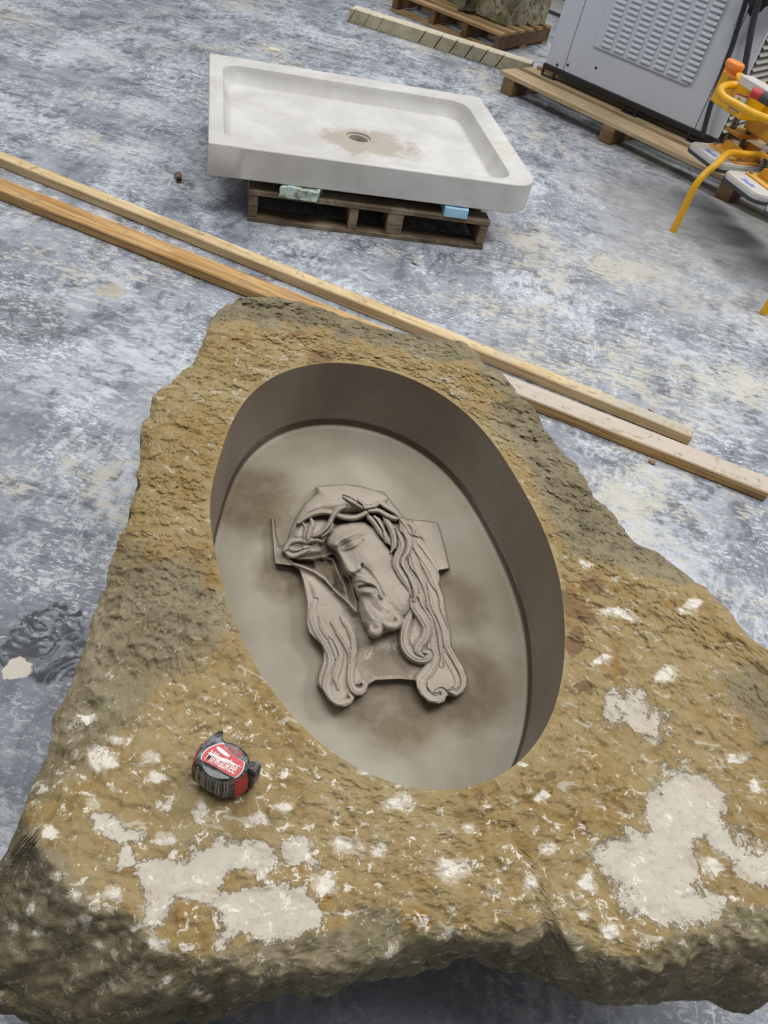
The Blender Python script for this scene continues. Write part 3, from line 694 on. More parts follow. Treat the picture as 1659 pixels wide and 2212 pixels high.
# right-hand hair, back to front
HB = [(1060, 360), (1130, 440), (1230, 560), (1320, 740), (1340, 850), (1390, 1040), (1430, 1190), (1432, 1300), (1552, 1540), (1520, 1650), (1390, 1680), (1330, 1715), (1200, 1650), (1170, 1560), (1290, 1420), (1150, 1380), (1060, 1270), (1120, 1090), (1150, 950), (1080, 830), (1010, 700), (980, 560), (940, 440), (900, 340)]
d = poly_sd(rx, ry, HB); hairm = d > 0
h = np.where(hairm & ~facem, np.maximum(h, SLAB + 0.014 * sstep(0, 60, d)), h); kind[hairm & ~facem] = 1
for pts, w, top in [
    ([(1120, 380), (1160, 440), (1200, 500), (1215, 560)], 26, 0.014),
    ([(1150, 480), (1210, 560), (1270, 650), (1310, 740), (1338, 830)], 34, [0.014, 0.010]),
    ([(1130, 520), (1190, 620), (1260, 720), (1310, 830), (1350, 940), (1385, 1050), (1405, 1150), (1420, 1290)], 36, [0.020, 0.014, 0.008]),
    ([(1230, 800), (1290, 920), (1310, 1030), (1350, 1130), (1385, 1220), (1420, 1310), (1480, 1420), (1530, 1530), (1525, 1610), (1480, 1655), (1425, 1640)], 32, [0.016, 0.012, 0.013, 0.014]),
    ([(1330, 1260), (1370, 1350), (1420, 1430), (1470, 1520), (1480, 1590), (1440, 1620)], 20, [0.010, 0.010]),
    ([(1120, 560), (1150, 680), (1190, 800), (1215, 930), (1240, 1040), (1290, 1140), (1320, 1250), (1340, 1360), (1360, 1450)], 40, [0.024, 0.018, 0.012]),
    ([(1080, 600), (1090, 720), (1150, 830), (1190, 930), (1200, 1020), (1250, 1110), (1275, 1210), (1290, 1320), (1300, 1400), (1260, 1480), (1205, 1550), (1210, 1630), (1270, 1695), (1340, 1705), (1380, 1670), (1360, 1630), (1320, 1640)], 40, [0.026, 0.020, 0.014, 0.013, 0.015]),
    ([(1140, 1030), (1100, 1120), (1080, 1210), (1085, 1290), (1130, 1360), (1200, 1395), (1255, 1385), (1262, 1350), (1225, 1345)], 34, [0.022, 0.018, 0.020]),
    ([(1150, 900), (1160, 1000), (1210, 1080), (1250, 1160), (1235, 1240), (1195, 1290), (1185, 1340), (1225, 1375)], 36, [0.026, 0.024, 0.019]),
    ([(1060, 360), (1080, 450), (1112, 520), (1095, 590), (1060, 650), (1075, 740), (1130, 820), (1165, 900), (1155, 960)], 34, [0.030, 0.030, 0.028]),
    ([(1010, 420), (1050, 500), (1060, 560), (1030, 630), (1020, 690), (1060, 770), (1110, 850), (1140, 930)], 28, [0.032, 0.030, 0.024]),
    ([(930, 340), (970, 400), (1000, 470), (1005, 540), (985, 600)], 24, 0.034),
    ([(860, 330), (900, 390), (925, 450), (955, 510), (975, 540)], 24, 0.035),
    ([(800, 320), (850, 370), (890, 430), (920, 490)], 20, 0.036),
]: lock(pts, w * 1.28, top, 1, 2, 0.35, None, 0.085)
# beard: two curled tips below a combed mound
for pts, w, top in [
    ([(790, 1010), (835, 1075), (880, 1125), (897, 1165), (872, 1197), (840, 1187), (833, 1158)], 42, [0.030, 0.038, 0.042, 0.042]),
    ([(880, 1005), (940, 1042), (1010, 1072), (1042, 1110), (1012, 1148), (962, 1148), (933, 1120), (942, 1094)], 36, [0.034, 0.040, 0.044, 0.040]),
]: lock(pts, w, top, 3, 3, 0.5, None, 0.07, True)
for pts, a_ in (([(745, 950), (755, 1030), (785, 1100)], -.002), ([(775, 960), (800, 1030), (840, 1090)], .002), ([(820, 945), (850, 1000), (900, 1040)], -.0022), ([(860, 930), (900, 985), (960, 1030)], .002), ([(900, 900), (950, 970), (1020, 1035)], -.002), ([(960, 890), (1010, 970), (1060, 1030)], .002), ([(1010, 870), (1060, 960), (1085, 1040), (1060, 1120)], -.0022)):
    stroke_add(pts, 15, a_, ff)
# left-hand hair
LB = [(300, 730), (420, 770), (560, 900), (690, 1050), (740, 1150), (760, 1300), (745, 1450), (800, 1560), (800, 1640), (720, 1676), (640, 1755), (510, 1695), (430, 1590), (480, 1340), (370, 1200), (350, 1130), (355, 1000), (320, 800)]
d = poly_sd(rx, ry, LB); lm = (d > 0) & ~facem
h = np.where(lm, np.maximum(h, SLAB + 0.006 * sstep(0, 40, d)), h); kind[lm] = 1
h = np.where(lm, np.maximum(h, SLAB + 0.012 * sstep(0, 90, d) * sstep(1150, 850, ry)), h)
for pts, w, top in [
    ([(325, 770), (355, 880), (380, 980), (372, 1070), (375, 1150), (425, 1225), (475, 1300), (505, 1380), (485, 1470), (455, 1550), (470, 1610)], 26, [0.012, 0.010, 0.010]),
    ([(420, 960), (400, 1060), (425, 1160), (480, 1250), (530, 1340), (540, 1430), (515, 1520), (500, 1600), (530, 1690), (590, 1730), (655, 1722), (690, 1690), (670, 1660)], 34, [0.010, 0.013, 0.016, 0.018]),
    ([(450, 1080), (490, 1180), (560, 1270), (600, 1360), (590, 1450), (570, 1530), (590, 1620)], 28, [0.010, 0.014, 0.010]),
    ([(540, 1120), (600, 1200), (650, 1280), (690, 1370), (685, 1460), (680, 1550), (705, 1620), (755, 1640), (790, 1605), (770, 1565), (735, 1580)], 28, [0.010, 0.015, 0.016]),
    ([(610, 1080), (670, 1160), (705, 1260), (705, 1350), (680, 1420)], 24, [0.010, 0.013]),
    ([(520, 1240), (560, 1330), (575, 1400)], 16, 0.013),
]: lock(pts, w * 1.28, top, 1, 2, 0.35, None, 0.085)
# the shadowed wedge between the left hair and the face: flat chiselled planes, cut deep
WED = [(190, 615), (300, 640), (400, 640), (490, 620), (560, 590), (605, 650), (645, 750), (690, 800), (700, 870), (725, 960), (735, 1060), (640, 960), (560, 890), (480, 800), (400, 745), (330, 715), (250, 690)]
d = poly_sd(rx, ry, WED); wm = (d > 0) & ~facem
h = np.where(wm, SLAB + 0.008 - 0.020 * sstep(0, 34, d) + 0.000016 * (rx - 420), h); kind[wm] = 0
for P, a in (([(380, 640), (500, 640), (560, 700), (580, 830), (545, 890), (470, 800), (400, 735)], 0.006), ([(550, 650), (600, 680), (650, 850), (640, 940), (590, 860)], 0.004)):
    d = poly_sd(rx, ry, P); h = h + np.where(d > 0, a * sstep(0, 30, d), 0)
fold = np.abs(np.sin((rx * 0.8 + ry * 0.6) * 0.16))
rimw = line_d(rx, ry, [(270, 690), (400, 745), (480, 800)]); h += 0.004 * np.exp(-(rimw / 13) ** 2) + np.exp(-(rimw / 16) ** 2) * 0.001 * fold
rimw = line_d(rx, ry, [(480, 640), (550, 650), (580, 740), (640, 850), (650, 920), (715, 1050)]); h += 0.010 * np.exp(-(rimw / 14) ** 2) * (1 - ff) + np.exp(-(rimw / 16) ** 2) * 0.0012 * fold * (1 - ff)
rimw = line_d(rx, ry, [(560, 890), (640, 970), (720, 1060)]); h += 0.005 * np.exp(-(rimw / 14) ** 2) * (1 - ff)
# crown of thorns
for pts, w, top in [
    ([(185, 590), (230, 525), (300, 510), (360, 520), (420, 505), (470, 520)], 26, [0.018, 0.024, 0.026]),
    ([(200, 600), (250, 625), (320, 600), (370, 580)], 22, [0.014, 0.018]),
    ([(360, 500), (375, 440), (395, 390), (385, 350)], 26, [0.026, 0.030]),
    ([(330, 500), (345, 420), (325, 380)], 14, 0.024),
    ([(290, 380), (380, 322), (480, 300), (560, 315), (640, 340), (720, 340), (790, 310), (840, 275), (890, 240)], 24, [0.022, 0.034, 0.041, 0.041, 0.036]),
    ([(630, 185), (700, 225), (770, 262), (840, 262), (905, 232)], 20, [0.026, 0.036, 0.034]),
    ([(740, 210), (775, 240), (790, 275)], 14, 0.035),
    ([(820, 290), (890, 290), (950, 322), (1010, 345), (1060, 335)], 24, [0.038, 0.036, 0.024]),
    ([(905, 235), (960, 270), (1010, 300), (1040, 330)], 20, [0.032, 0.024]),
    ([(410, 480), (470, 450), (520, 390), (550, 330), (585, 285), (635, 262)], 24, [0.028, 0.040, 0.043, 0.036]),
    ([(470, 480), (520, 440), (550, 390)], 16, [0.034, 0.042]),
    ([(1050, 345), (1100, 400), (1130, 450), (1190, 480)], 20, [0.024, 0.016]),
    ([(1110, 380), (1140, 410), (1160, 470)], 16, 0.018),
]: lock(pts, w, top, 2, 1, 0.6, True, 0.04)
stroke_add([(380, 540), (430, 560), (465, 545)], 22, -0.008)                # hollows under the twigs
stroke_add([(250, 560), (310, 555)], 16, -0.007)
gauss(690, 290, 60, 34, 0, -0.006)
# tool marks and skin
h += 0.0004 * fbm(gp, 3.0, 3) * inm + 0.0005 * fbm(gp, 9, 2, 0.6) * (kind == 1)
hz = -0.004 + (h + 0.004) * inm
def blur(a, n=1):
    a = a.reshape(GX.shape)
    for _ in range(n):
        p = np.pad(a, 1, mode='edge'); a = (p[1:-1, 1:-1] * 4 + p[:-2, 1:-1] * 2 + p[2:, 1:-1] * 2 + p[1:-1, :-2] * 2 + p[1:-1, 2:] * 2 + p[:-2, :-2] + p[2:, 2:] + p[:-2, 2:] + p[2:, :-2]) / 16
    return a.ravel()
hz = blur(hz, 1)
RP = U(560 + rx * RK, 1020 + ry * RK, ZF + hz)
ny, nx = GX.shape
idx = np.arange(nx * ny).reshape(ny, nx)
q = np.stack([idx[:-1, :-1], idx[1:, :-1], idx[1:, 1:], idx[:-1, 1:]], -1).reshape(-1, 4)
q = q[(osd[q] > -9).any(1)]
# vertex normals of the whole surface, so the split parts meet without a seam
fn = np.cross(RP[q[:, 2]] - RP[q[:, 0]], RP[q[:, 3]] - RP[q[:, 1]])
vn = np.zeros_like(RP)
for k in range(4): np.add.at(vn, q[:, k], fn)
vn /= np.linalg.norm(vn, axis=1)[:, None] + 1e-12
qk = kind[q]; qk = np.where((qk == qk[:, :1]).all(1), qk[:, 0], qk.max(1))
def carved_material():
    t = NT('carved_stone', 0.5, 0.4)
    ge = t.n.new('ShaderNodeNewGeometry'); pz = t.sep(ge.outputs['Position'])[2]
    n1 = t.noise(9, 4, 0.6); n2 = t.noise(60, 5, 0.65); n3 = t.noise(260, 3, 0.6)
    c = t.mix(t.ramp(n1, [(0.35, 0.0), (0.65, 1.0)]), srgb(150, 140, 127), srgb(168, 158, 145))
    c = t.mix(t.ramp(n3, [(0.6, 0.0), (0.72, 0.35)]), c, srgb(120, 108, 92))
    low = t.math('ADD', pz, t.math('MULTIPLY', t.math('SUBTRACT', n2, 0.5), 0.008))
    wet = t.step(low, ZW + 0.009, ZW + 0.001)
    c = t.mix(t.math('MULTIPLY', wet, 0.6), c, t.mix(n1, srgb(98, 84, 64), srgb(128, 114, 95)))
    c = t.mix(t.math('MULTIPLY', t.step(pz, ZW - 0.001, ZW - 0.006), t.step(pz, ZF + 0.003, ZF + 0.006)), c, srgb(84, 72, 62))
    ro = t.math('SUBTRACT', 0.62, t.math('MULTIPLY', wet, 0.38))
    bp = t.bump(t.math('ADD', t.math('MULTIPLY', n2, 0.5), n3), 0.25, 0.0015)
    return t.fin(c, bp, ro)
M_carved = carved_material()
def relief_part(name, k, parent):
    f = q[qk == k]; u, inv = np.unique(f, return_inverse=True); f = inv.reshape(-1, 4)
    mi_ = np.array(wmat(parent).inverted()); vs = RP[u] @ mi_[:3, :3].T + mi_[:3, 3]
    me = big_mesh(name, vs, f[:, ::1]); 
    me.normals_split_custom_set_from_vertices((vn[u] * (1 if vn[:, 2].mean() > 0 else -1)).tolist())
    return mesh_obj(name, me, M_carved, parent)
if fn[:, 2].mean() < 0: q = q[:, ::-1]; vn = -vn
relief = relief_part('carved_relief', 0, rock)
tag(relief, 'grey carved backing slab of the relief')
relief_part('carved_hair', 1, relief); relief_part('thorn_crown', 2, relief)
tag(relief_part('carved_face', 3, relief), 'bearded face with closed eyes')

# ------------------------------------------------------------------ shallow water standing in the basin
def water_material():
    t = NT('water_film'); n = t.n; n.remove(t.b)
    out = [x for x in n if x.type == 'OUTPUT_MATERIAL'][0]
    fr = n.new('ShaderNodeFresnel'); fr.inputs['IOR'].default_value = 1.33
    tr = n.new('ShaderNodeBsdfTransparent'); tr.inputs[0].default_value = (0.90, 0.895, 0.86, 1)
    gl = n.new('ShaderNodeBsdfGlossy'); gl.inputs['Roughness'].default_value = 0.03; gl.inputs['Color'].default_value = (1, 1, 1, 1)
    b = t.bump(t.noise(9, 2, 0.5, 0.3), 0.12, 0.004); t.link(b, gl.inputs['Normal']); t.link(b, fr.inputs['Normal'])
    mx = n.new('ShaderNodeMixShader'); t.link(fr.outputs[0], mx.inputs[0]); t.link(tr.outputs[0], mx.inputs[1]); t.link(gl.outputs[0], mx.inputs[2])
    t.link(mx.outputs[0], out.inputs['Surface']); return t.m
wr = [rimring(s, ZW, -0.0045 * s) for s in (0.02, 0.2, 0.4, 0.6, 0.8, 0.95, 0.985, 1.0)]
wr[-1][:, 2] += 0.0025; wr[-2][:, 2] += 0.0006                              # meniscus at the wall
wv = np.concatenate([r[::4] for r in wr], 0); nn_ = len(wr[0][::4])
ii = np.arange(len(wr) - 1)[:, None] * nn_; jj = np.arange(nn_)[None, :]; j2 = (jj + 1) % nn_
wq = np.stack([ii + jj, ii + nn_ + jj, ii + nn_ + j2, ii + j2], -1).reshape(-1, 4)
wme = big_mesh('water', wv - np.array([OC[0], OC[1], ZW]), wq, [list(range(nn_))])
water = mesh_obj('water', wme, water_material(), None, (OC[0], OC[1], ZW))
tag(water, 'shallow murky water standing around the carved face in the oval basin', 'water')

# ------------------------------------------------------------------ two boards lying behind the stone
M_pine = wood('dusty_pine', srgb(222, 190, 138), srgb(198, 160, 106), srgb(160, 116, 66), srgb(178, 168, 150), (0.52, 0.64, 0.7))
M_pine2 = wood('orange_pine', srgb(206, 160, 98), srgb(176, 124, 66), srgb(112, 70, 30), srgb(182, 172, 160), (0.5, 0.62, 0.75))
def board_mat(name, a, b, dark, dust, x0, x1):
    """pine whose upper face is caked with stone dust past local x0"""
    t = NT(name, 0.62, 0.3)
    v = t.map((0.9, 9, 9)); v2 = t.map((2.2, 70, 70))
    g1 = t.noise(2.4, 4, 0.6, 1.6, v); g2 = t.noise(1.4, 3, 0.5, 0.5, v2)
    c = t.mix(t.ramp(g1, [(0.36, 0.0), (0.62, 1.0)]), a, b)
    c = t.mix(t.ramp(g2, [(0.5, 0.0), (0.66, 0.7)]), c, dark)
    k = t.voro(1.0, v=t.map((1.5, 8, 8), loc=(0.35, 0.2, 0.4)))
    c = t.mix(t.ramp(k, [(0.04, 0.9), (0.10, 0.0)]), c, tuple(x * 0.4 for x in dark))
    up = t.step(t.sep(t.n.new('ShaderNodeNewGeometry').outputs['Normal'])[2], 0.5, 0.9)
    xx = t.math('ADD', t.sep(t.obj)[0], t.math('MULTIPLY', t.math('SUBTRACT', t.noise(9, 6, 0.7, 0.4), 0.5), 1.9))
    c = t.mix(t.math('MULTIPLY', t.math('MULTIPLY', t.step(xx, x0, x1), up), 0.92), c, t.mix(g1, dust, tuple(x * 0.86 for x in dust)))
    sp = t.noise(24, 6, 0.72, 0.6)
    c = t.mix(t.math('MULTIPLY', t.ramp(sp, [(0.56, 0.0), (0.63, 0.75)]), up), c, srgb(150, 136, 108))
    bp = t.bump(t.math('ADD', g2, t.math('MULTIPLY', g1, 0.5)), 0.35, 0.003)
    return t.fin(c, bp)
def lumber(name, l0, l1, far0, far1, hgt, ext, label, mat):
    p0, p1 = U(*l0, 0), U(*l1, 0); f1 = U(*far1, hgt); f0 = U(*far0, hgt)
    d = (p1 - p0)[:2]; L = np.linalg.norm(d); d /= L; nrm = np.array([-d[1], d[0]])
    w = ((f1 - p1)[:2] @ nrm + (f0 - p0)[:2] @ nrm) / 2
    o = box(name, -ext, L, 0, w, 0.0005, hgt, mat, None, 0.004)
    o.location = (p0[0], p0[1], 0); o.rotation_euler = (0, 0, math.atan2(d[1], d[0]))
    return tag(o, label, 'lumber', None)
M_bA = board_mat('pale_board', srgb(218, 198, 160), srgb(200, 174, 130), srgb(174, 140, 94), srgb(188, 182, 168), 2.0, 2.5)
M_bB = board_mat('orange_board', srgb(200, 168, 116), srgb(176, 134, 82), srgb(124, 84, 44), srgb(200, 190, 178), 1.5, 2.0)
lumber('lumber_board', (0, 362), (1485, 963), (0, 325), (1498, 923), 0.038, 0.35, 'pale pine board nearer the shower tray, its dusty right end stopping short of the other', M_bA)
lumber('lumber_board', (0, 433), (1650, 1085), (0, 384), (1659, 1026), 0.038, 0.35, 'orange-sided pine board closest to the stone block, reaching further right', M_bB)

# ------------------------------------------------------------------ pale shower tray on its pallet
def frame_from(px0, px1, z):
    a, b = U(*px0, z), U(*px1, z); d = (b - a)[:2]; return a, math.atan2(d[1], d[0]), np.linalg.norm(d)
TZ0, TZ1 = 0.166, 0.282
tl, tr, fL, fR = U(441, 113, TZ1), U(1027, 208, TZ1), U(464, 311, TZ1), U(1075, 396, TZ1)
dS = (tr - tl)[:2]; LS = np.linalg.norm(dS); dS /= LS; dF = (fR - fL)[:2]; dF /= np.linalg.norm(dF)
dS = dS + dF; dS /= np.linalg.norm(dS); dT = np.array([-dS[1], dS[0]])
ctr = (tl[:2] + tr[:2] + fL[:2] + (fL[:2] + dS * LS)) / 4
WT = ((tl - fL)[:2] @ dT + (tr - fL)[:2] @ dT) / 2
hx, hy = LS / 2, WT / 2
def rrect_r(ang, x0, x1, y0, y1, rad):
    """distance from the origin to a rounded rectangle; rad: radii for (+x-y, +x+y, -x+y, -x-y)"""
    P = []
    for (cx, cy, a0), r in zip(((x1, y0, -90), (x1, y1, 0), (x0, y1, 90), (x0, y0, 180)), rad):
        sx = -1 if cx == x1 else 1; sy = -1 if cy == y1 else 1
        for k in range(17):
            a = math.radians(a0 + 90 * k / 16); P.append((cx + sx * r + r * math.cos(a), cy + sy * r + r * math.sin(a)))
    P = np.array(P); out = []
    for a in ang:
        dx, dy = math.cos(a), math.sin(a); best = 1e9
        for i in range(len(P)):
            p, qv = P[i], P[(i + 1) % len(P)]; e = qv - p; den = dx * e[1] - dy * e[0]
            if abs(den) < 1e-12: continue
            t = (p[0] * e[1] - p[1] * e[0]) / den; s_ = (p[0] * dy - p[1] * dx) / den
            if t > 0 and -1e-9 <= s_ <= 1 + 1e-9: best = min(best, t)
        out.append(best)
    return np.array(out)
ang = list(np.linspace(-math.pi, math.pi, 200, endpoint=False)) + [math.atan2(sy * hy, sx * hx) for sx in (-1, 1) for sy in (-1, 1)]
ang = np.array(sorted(ang))
def ring2(r, z): return [(ra * math.cos(a), ra * math.sin(a), z) for ra, a in zip(r, ang)]
def inner_px(x, y, z):
    p = U(x, y, z)[:2] - ctr; return p @ dS, p @ dT
il = inner_px(482, 220, TZ1)[0]; ib = inner_px(700, 171, TZ1)[1]; ir = inner_px(1050, 291, TZ1)[0]; iff = inner_px(800, 346, TZ1)[1]
dr = inner_px(776, 287, TZ1 - 0.06)
oc = (0.115, 0.006, 0.004, 0.004); ic = (0.085, 0.085, 0.085, 0.085)
out_r = rrect_r(ang, -hx, hx, -hy, hy, oc)
in_r = rrect_r(ang, il, ir, iff, ib, ic); fl_r = rrect_r(ang, il + 0.03, ir - 0.03, iff + 0.03, ib - 0.03, (0.065,) * 4)
H_ = TZ1 - TZ0
lip = 0.062
def circ(r, z): return [(dr[0] + r * math.cos(a), dr[1] + r * math.sin(a), z) for a in ang]
def lerp_r(A, B, t): return [tuple(a[i] + (b[i] - a[i]) * t for i in range(3)) for a, b in zip(A, B)]
rf = ring2(fl_r, H_ - lip - 0.004); c0 = circ(0.056, H_ - 0.076)
R_ = [circ(0.041, 0.0), ring2(out_r - 0.004, 0.0), ring2(out_r, 0.004), ring2(out_r, H_ - 0.003), ring2(out_r - 0.003, H_), ring2(in_r + 0.006, H_), ring2(in_r, H_ - 0.002), ring2(in_r - 0.003, H_ - 0.008)]
for k in range(1, 7):
    a = k / 6; R_.append(ring2(in_r - 0.003 + (fl_r - in_r) * (0.35 * a + 0.65 * a * a), H_ - 0.008 - (lip - 0.004) * (a ** 0.8)))
R_ += [rf, lerp_r(rf, c0, 0.35), lerp_r(rf, c0, 0.7), lerp_r(rf, c0, 0.93), c0, circ(0.054, H_ - 0.077), circ(0.054, H_ - 0.084), circ(0.042, H_ - 0.085), circ(0.041, H_ - 0.088), circ(0.041, 0.0)]
tm = NT('pale_limestone', 0.6, 0.3)
n1 = tm.noise(5, 5, 0.6, 0.3); n2 = tm.noise(60, 4, 0.65); n3 = tm.noise(2.2, 4, 0.6, 0.5, tm.map((1, 3, 1), (0, 0, 0.2)))
c = tm.mix(tm.ramp(n1, [(0.35, 0.0), (0.65, 1.0)]), srgb(188, 186, 183), srgb(206, 205, 203))
c = tm.mix(tm.ramp(n3, [(0.55, 0.0), (0.7, 0.45)]), c, srgb(186, 178, 164))
dd_ = tm.math('ADD', tm.dist((dr[0] + 0.06, (dr[1] - 0.06) * 1.5, H_ - 0.07), tm.map((1, 1.5, 1))), tm.math('MULTIPLY', tm.math('SUBTRACT', tm.noise(9, 8, 0.75, 0.4), 0.5), 0.62))
# (the wet patch round the drain)
gz = tm.sep(tm.obj)[2]
c = tm.mix(tm.math('MULTIPLY', tm.step(dd_, 0.27, 0.16), 0.75), c, srgb(164, 152, 138))
c = tm.mix(tm.ramp(tm.voro(26, v=tm.map((1, 1, 1.6))), [(0.06, 0.6), (0.10, 0.0)]), c, srgb(140, 134, 124))
M_tray = tm.fin(c, tm.bump(tm.math('ADD', n2, tm.math('MULTIPLY', tm.noise(18, 2, 0.5, 0, tm.map((1, 0.2, 1), (0, 0, 0.5))), 0.6)), 0.15, 0.002))
bm = bmesh.new(); RV = [[bm.verts.new(p) for p in r] for r in R_]; nn = len(ang)
for a, b in zip(RV[:-1], RV[1:]):
    for k in range(nn): bm.faces.new((a[k], a[(k + 1) % nn], b[(k + 1) % nn], b[k]))
bmesh.ops.remove_doubles(bm, verts=RV[0] + RV[-1], dist=1e-6)
tray = from_bm('shower_tray', bm, M_tray, None, True, 0.6)
tray.location = (ctr[0], ctr[1], TZ0); tray.rotation_euler = (0, 0, math.atan2(dS[1], dS[0]))
tag(tray, 'pale stone shower tray with a round drain hole, set on a dark pallet', 'shower tray')

M_pal = wood('old_pallet_wood', srgb(126, 108, 88), srgb(96, 80, 64), srgb(54, 43, 32), srgb(166, 152, 130), (0.5, 0.66, 0.7), grain=20)
M_pal2 = wood('pallet_wood', srgb(178, 148, 108), srgb(150, 120, 82), srgb(80, 58, 38), srgb(176, 156, 124), (0.55, 0.7, 0.5), grain=20)
M_pal2s = wood('pallet_wood_dark', srgb(120, 92, 66), srgb(96, 72, 50), srgb(58, 42, 28), None, None, grain=20)
def pallet(name, label, cat, p0, rot, L, D, decks, stringers, top, base, mats, dth=0.02, swid=0.036, group=None):
    """front edge along local x, depth along +y"""
    t = thing(name, label, cat, (p0[0], p0[1], 0), rot, group)
    for (y0, y1, x0, x1) in decks: 
        box('deck_board', x0, x1, y0, y1, top - dth, top, mats[0], t, 0.002)
    for x in stringers: box('stringer', x, x + swid, 0.004, D - 0.004, base, top - dth, mats[1], t, 0.003)
    if base > 0:
        for y0, y1 in ((0.0, 0.09), (D / 2 - 0.05, D / 2 + 0.05), (D - 0.09, D)): box('bottom_board', 0, L, y0, y1, 0, base, mats[0], t, 0.002)
    return t
a0, rot0, L0 = frame_from((534, 478), (1042, 541), 0)
pt = 0.126
tp = pallet('wooden_pallet', 'weathered dark brown pallet under the pale shower tray', 'pallet', a0, rot0, L0, 0.80,
            [(0.0, 0.085, 0, L0), (0.15, 0.235, 0.0, L0), (0.30, 0.385, 0.0, L0), (0.46, 0.545, 0, L0), (0.61, 0.70, 0, L0), (0.715, 0.80, 0, L0)],
            [0.0, L0 * 0.405, L0 * 0.565, L0 * 0.595, L0 - 0.038], pt, 0.018, (M_pal, M_pal))

def foam(name, px_, z0, z1, label, col, mould, wedge):
    p = [U(x, y, pt + 0.001) for x, y in px_]; t = NT(name + '_foam', 0.75, 0.3)
    n = t.noise(26, 5, 0.65, 0.4); c = t.mix(t.ramp(t.noise(60, 3, 0.6), [(0.35, 0.0), (0.65, 1.0)]), col, tuple(min(1, x * 1.12) for x in col))
    if mould: c = t.mix(t.ramp(n, [(0.50, 0.0), (0.58, 0.85)]), c, srgb(122, 128, 88)); c = t.mix(t.ramp(t.noise(40, 4, 0.6), [(0.6, 0.0), (0.7, 0.8)]), c, srgb(150, 110, 60))
    m = t.fin(c, t.bump(n, 0.4, 0.004))
    return p, m
# left piece: a lump of spray foam, drooping over the front board; right piece: a clean cut block
p, m = foam('a', [(604, 432), (680, 446), (684, 428), (612, 412)], 0, 0, '', srgb(186, 204, 200), True, 0)
def hexa(name, base, dz, mat, rough_=0.0, seg=6, label=None, cat=None, group=None):
    bm = bmesh.new(); n = len(base); lo = [Vector(tuple(b)) for b in base]; hi = [v + Vector((0, 0, dz)) for v in lo]
    vl = [bm.verts.new(v) for v in lo]; vh = [bm.verts.new(v) for v in hi]
    bm.faces.new(vl[::-1]); bm.faces.new(vh)
    for k in range(n): bm.faces.new((vl[k], vl[(k + 1) % n], vh[(k + 1) % n], vh[k]))
    if seg: bmesh.ops.subdivide_edges(bm, edges=bm.edges[:], cuts=seg, use_grid_fill=True)
    bmesh.ops.triangulate(bm, faces=[f for f in bm.faces if len(f.verts) > 4])
    if rough_:
        P = np.array([tuple(v.co) for v in bm.verts]); nz_ = np.stack([fbm(P + 3 * k, 22, 3) for k in range(3)], 1) * rough_
        zmin = min(v.z for v in lo)
        for v, d_ in zip(bm.verts, nz_):
            z_ = v.co.z; v.co += Vector(d_.tolist())
            if z_ <= zmin + 1e-5: v.co.z = zmin
    c_ = sum((v.co for v in bm.verts), Vector()) / len(bm.verts); c_.z = min(v.co.z for v in bm.verts)
    bmesh.ops.translate(bm, vec=-c_, verts=bm.verts[:])
    o = from_bm(name, bm, mat, None, bool(rough_), 1.0); o.location = c_
    return tag(o, label, cat, group)
hexa('foam_block', [U(603, 425, pt + .001), U(684, 437, pt + .001), U(704, 398, pt + .001), U(624, 388, pt + .001)], 0.037, m, 0.006, 7, 'stained green and blue foam lump under the left of the tray front', 'foam', None)
p, m2 = foam('b', [(0, 0)], 0, 0, '', srgb(160, 204, 230), False, 0)
hexa('foam_block', [U(958, 467, pt + .001), U(1008, 474, pt + .001), U(1006, 430, pt + .001), U(945, 424, pt + .001)], 0.036, m2, 0.0015, 5, 'clean light blue foam block under the right of the tray front', 'foam', None)

# ------------------------------------------------------------------ sawn beam lying at the top
a1, rot1, L1 = frame_from((752, 47), (1140, 168), 0)
tb = NT('sawn_stone_beam', 0.8, 0.2)
c = tb.mix(tb.ramp(tb.noise(8, 5, 0.65, 0.5), [(0.35, 0.0), (0.65, 1.0)]), srgb(150, 142, 118), srgb(184, 176, 152))
up = tb.step(tb.sep(tb.n.new('ShaderNodeNewGeometry').outputs['Normal'])[2], 0.5, 0.9)
c = tb.mix(tb.math('MULTIPLY', up, tb.ramp(tb.noise(20, 5, 0.65), [(0.3, 0.5), (0.6, 0.95)])), c, srgb(222, 212, 190))
c = tb.mix(tb.ramp(tb.noise(34, 4, 0.6), [(0.62, 0.0), (0.7, 0.6)]), c, srgb(110, 102, 84))
M_beam = tb.fin(c, tb.bump(tb.noise(30, 5, 0.6), 0.4, 0.004))
bh, bd = 0.085, 0.12
def beam_s(x, y): 
    o_ = U(x, y, 0.04); d_ = np.array([math.cos(rot1), math.sin(rot1)]); return (o_ - a1)[:2] @ d_
cuts = [beam_s(720 + (xt + xb) / 2 * 0.3014, (yt + yb) / 2 * 0.3014) for xt, yt, xb, yb in ((645, 240, 605, 315), (755, 280, 715, 355), (865, 315, 822, 390), (975, 350, 930, 430), (1080, 385, 1035, 468), (1190, 425, 1145, 510))]
cuts2 = [beam_s(720 + x * 0.3014, y * 0.3014) for x, y in ((145, 110), (242, 145), (348, 170))]
bm = bmesh.new()
bm_box(bm, 0, L1, 0.035, bd, 0, bh, 0.006)
edges_ = [0.0] + [cuts2[0], cuts2[1], cuts2[2]] + cuts + [L1]
sh = 0.020                                             # the kerfs lean
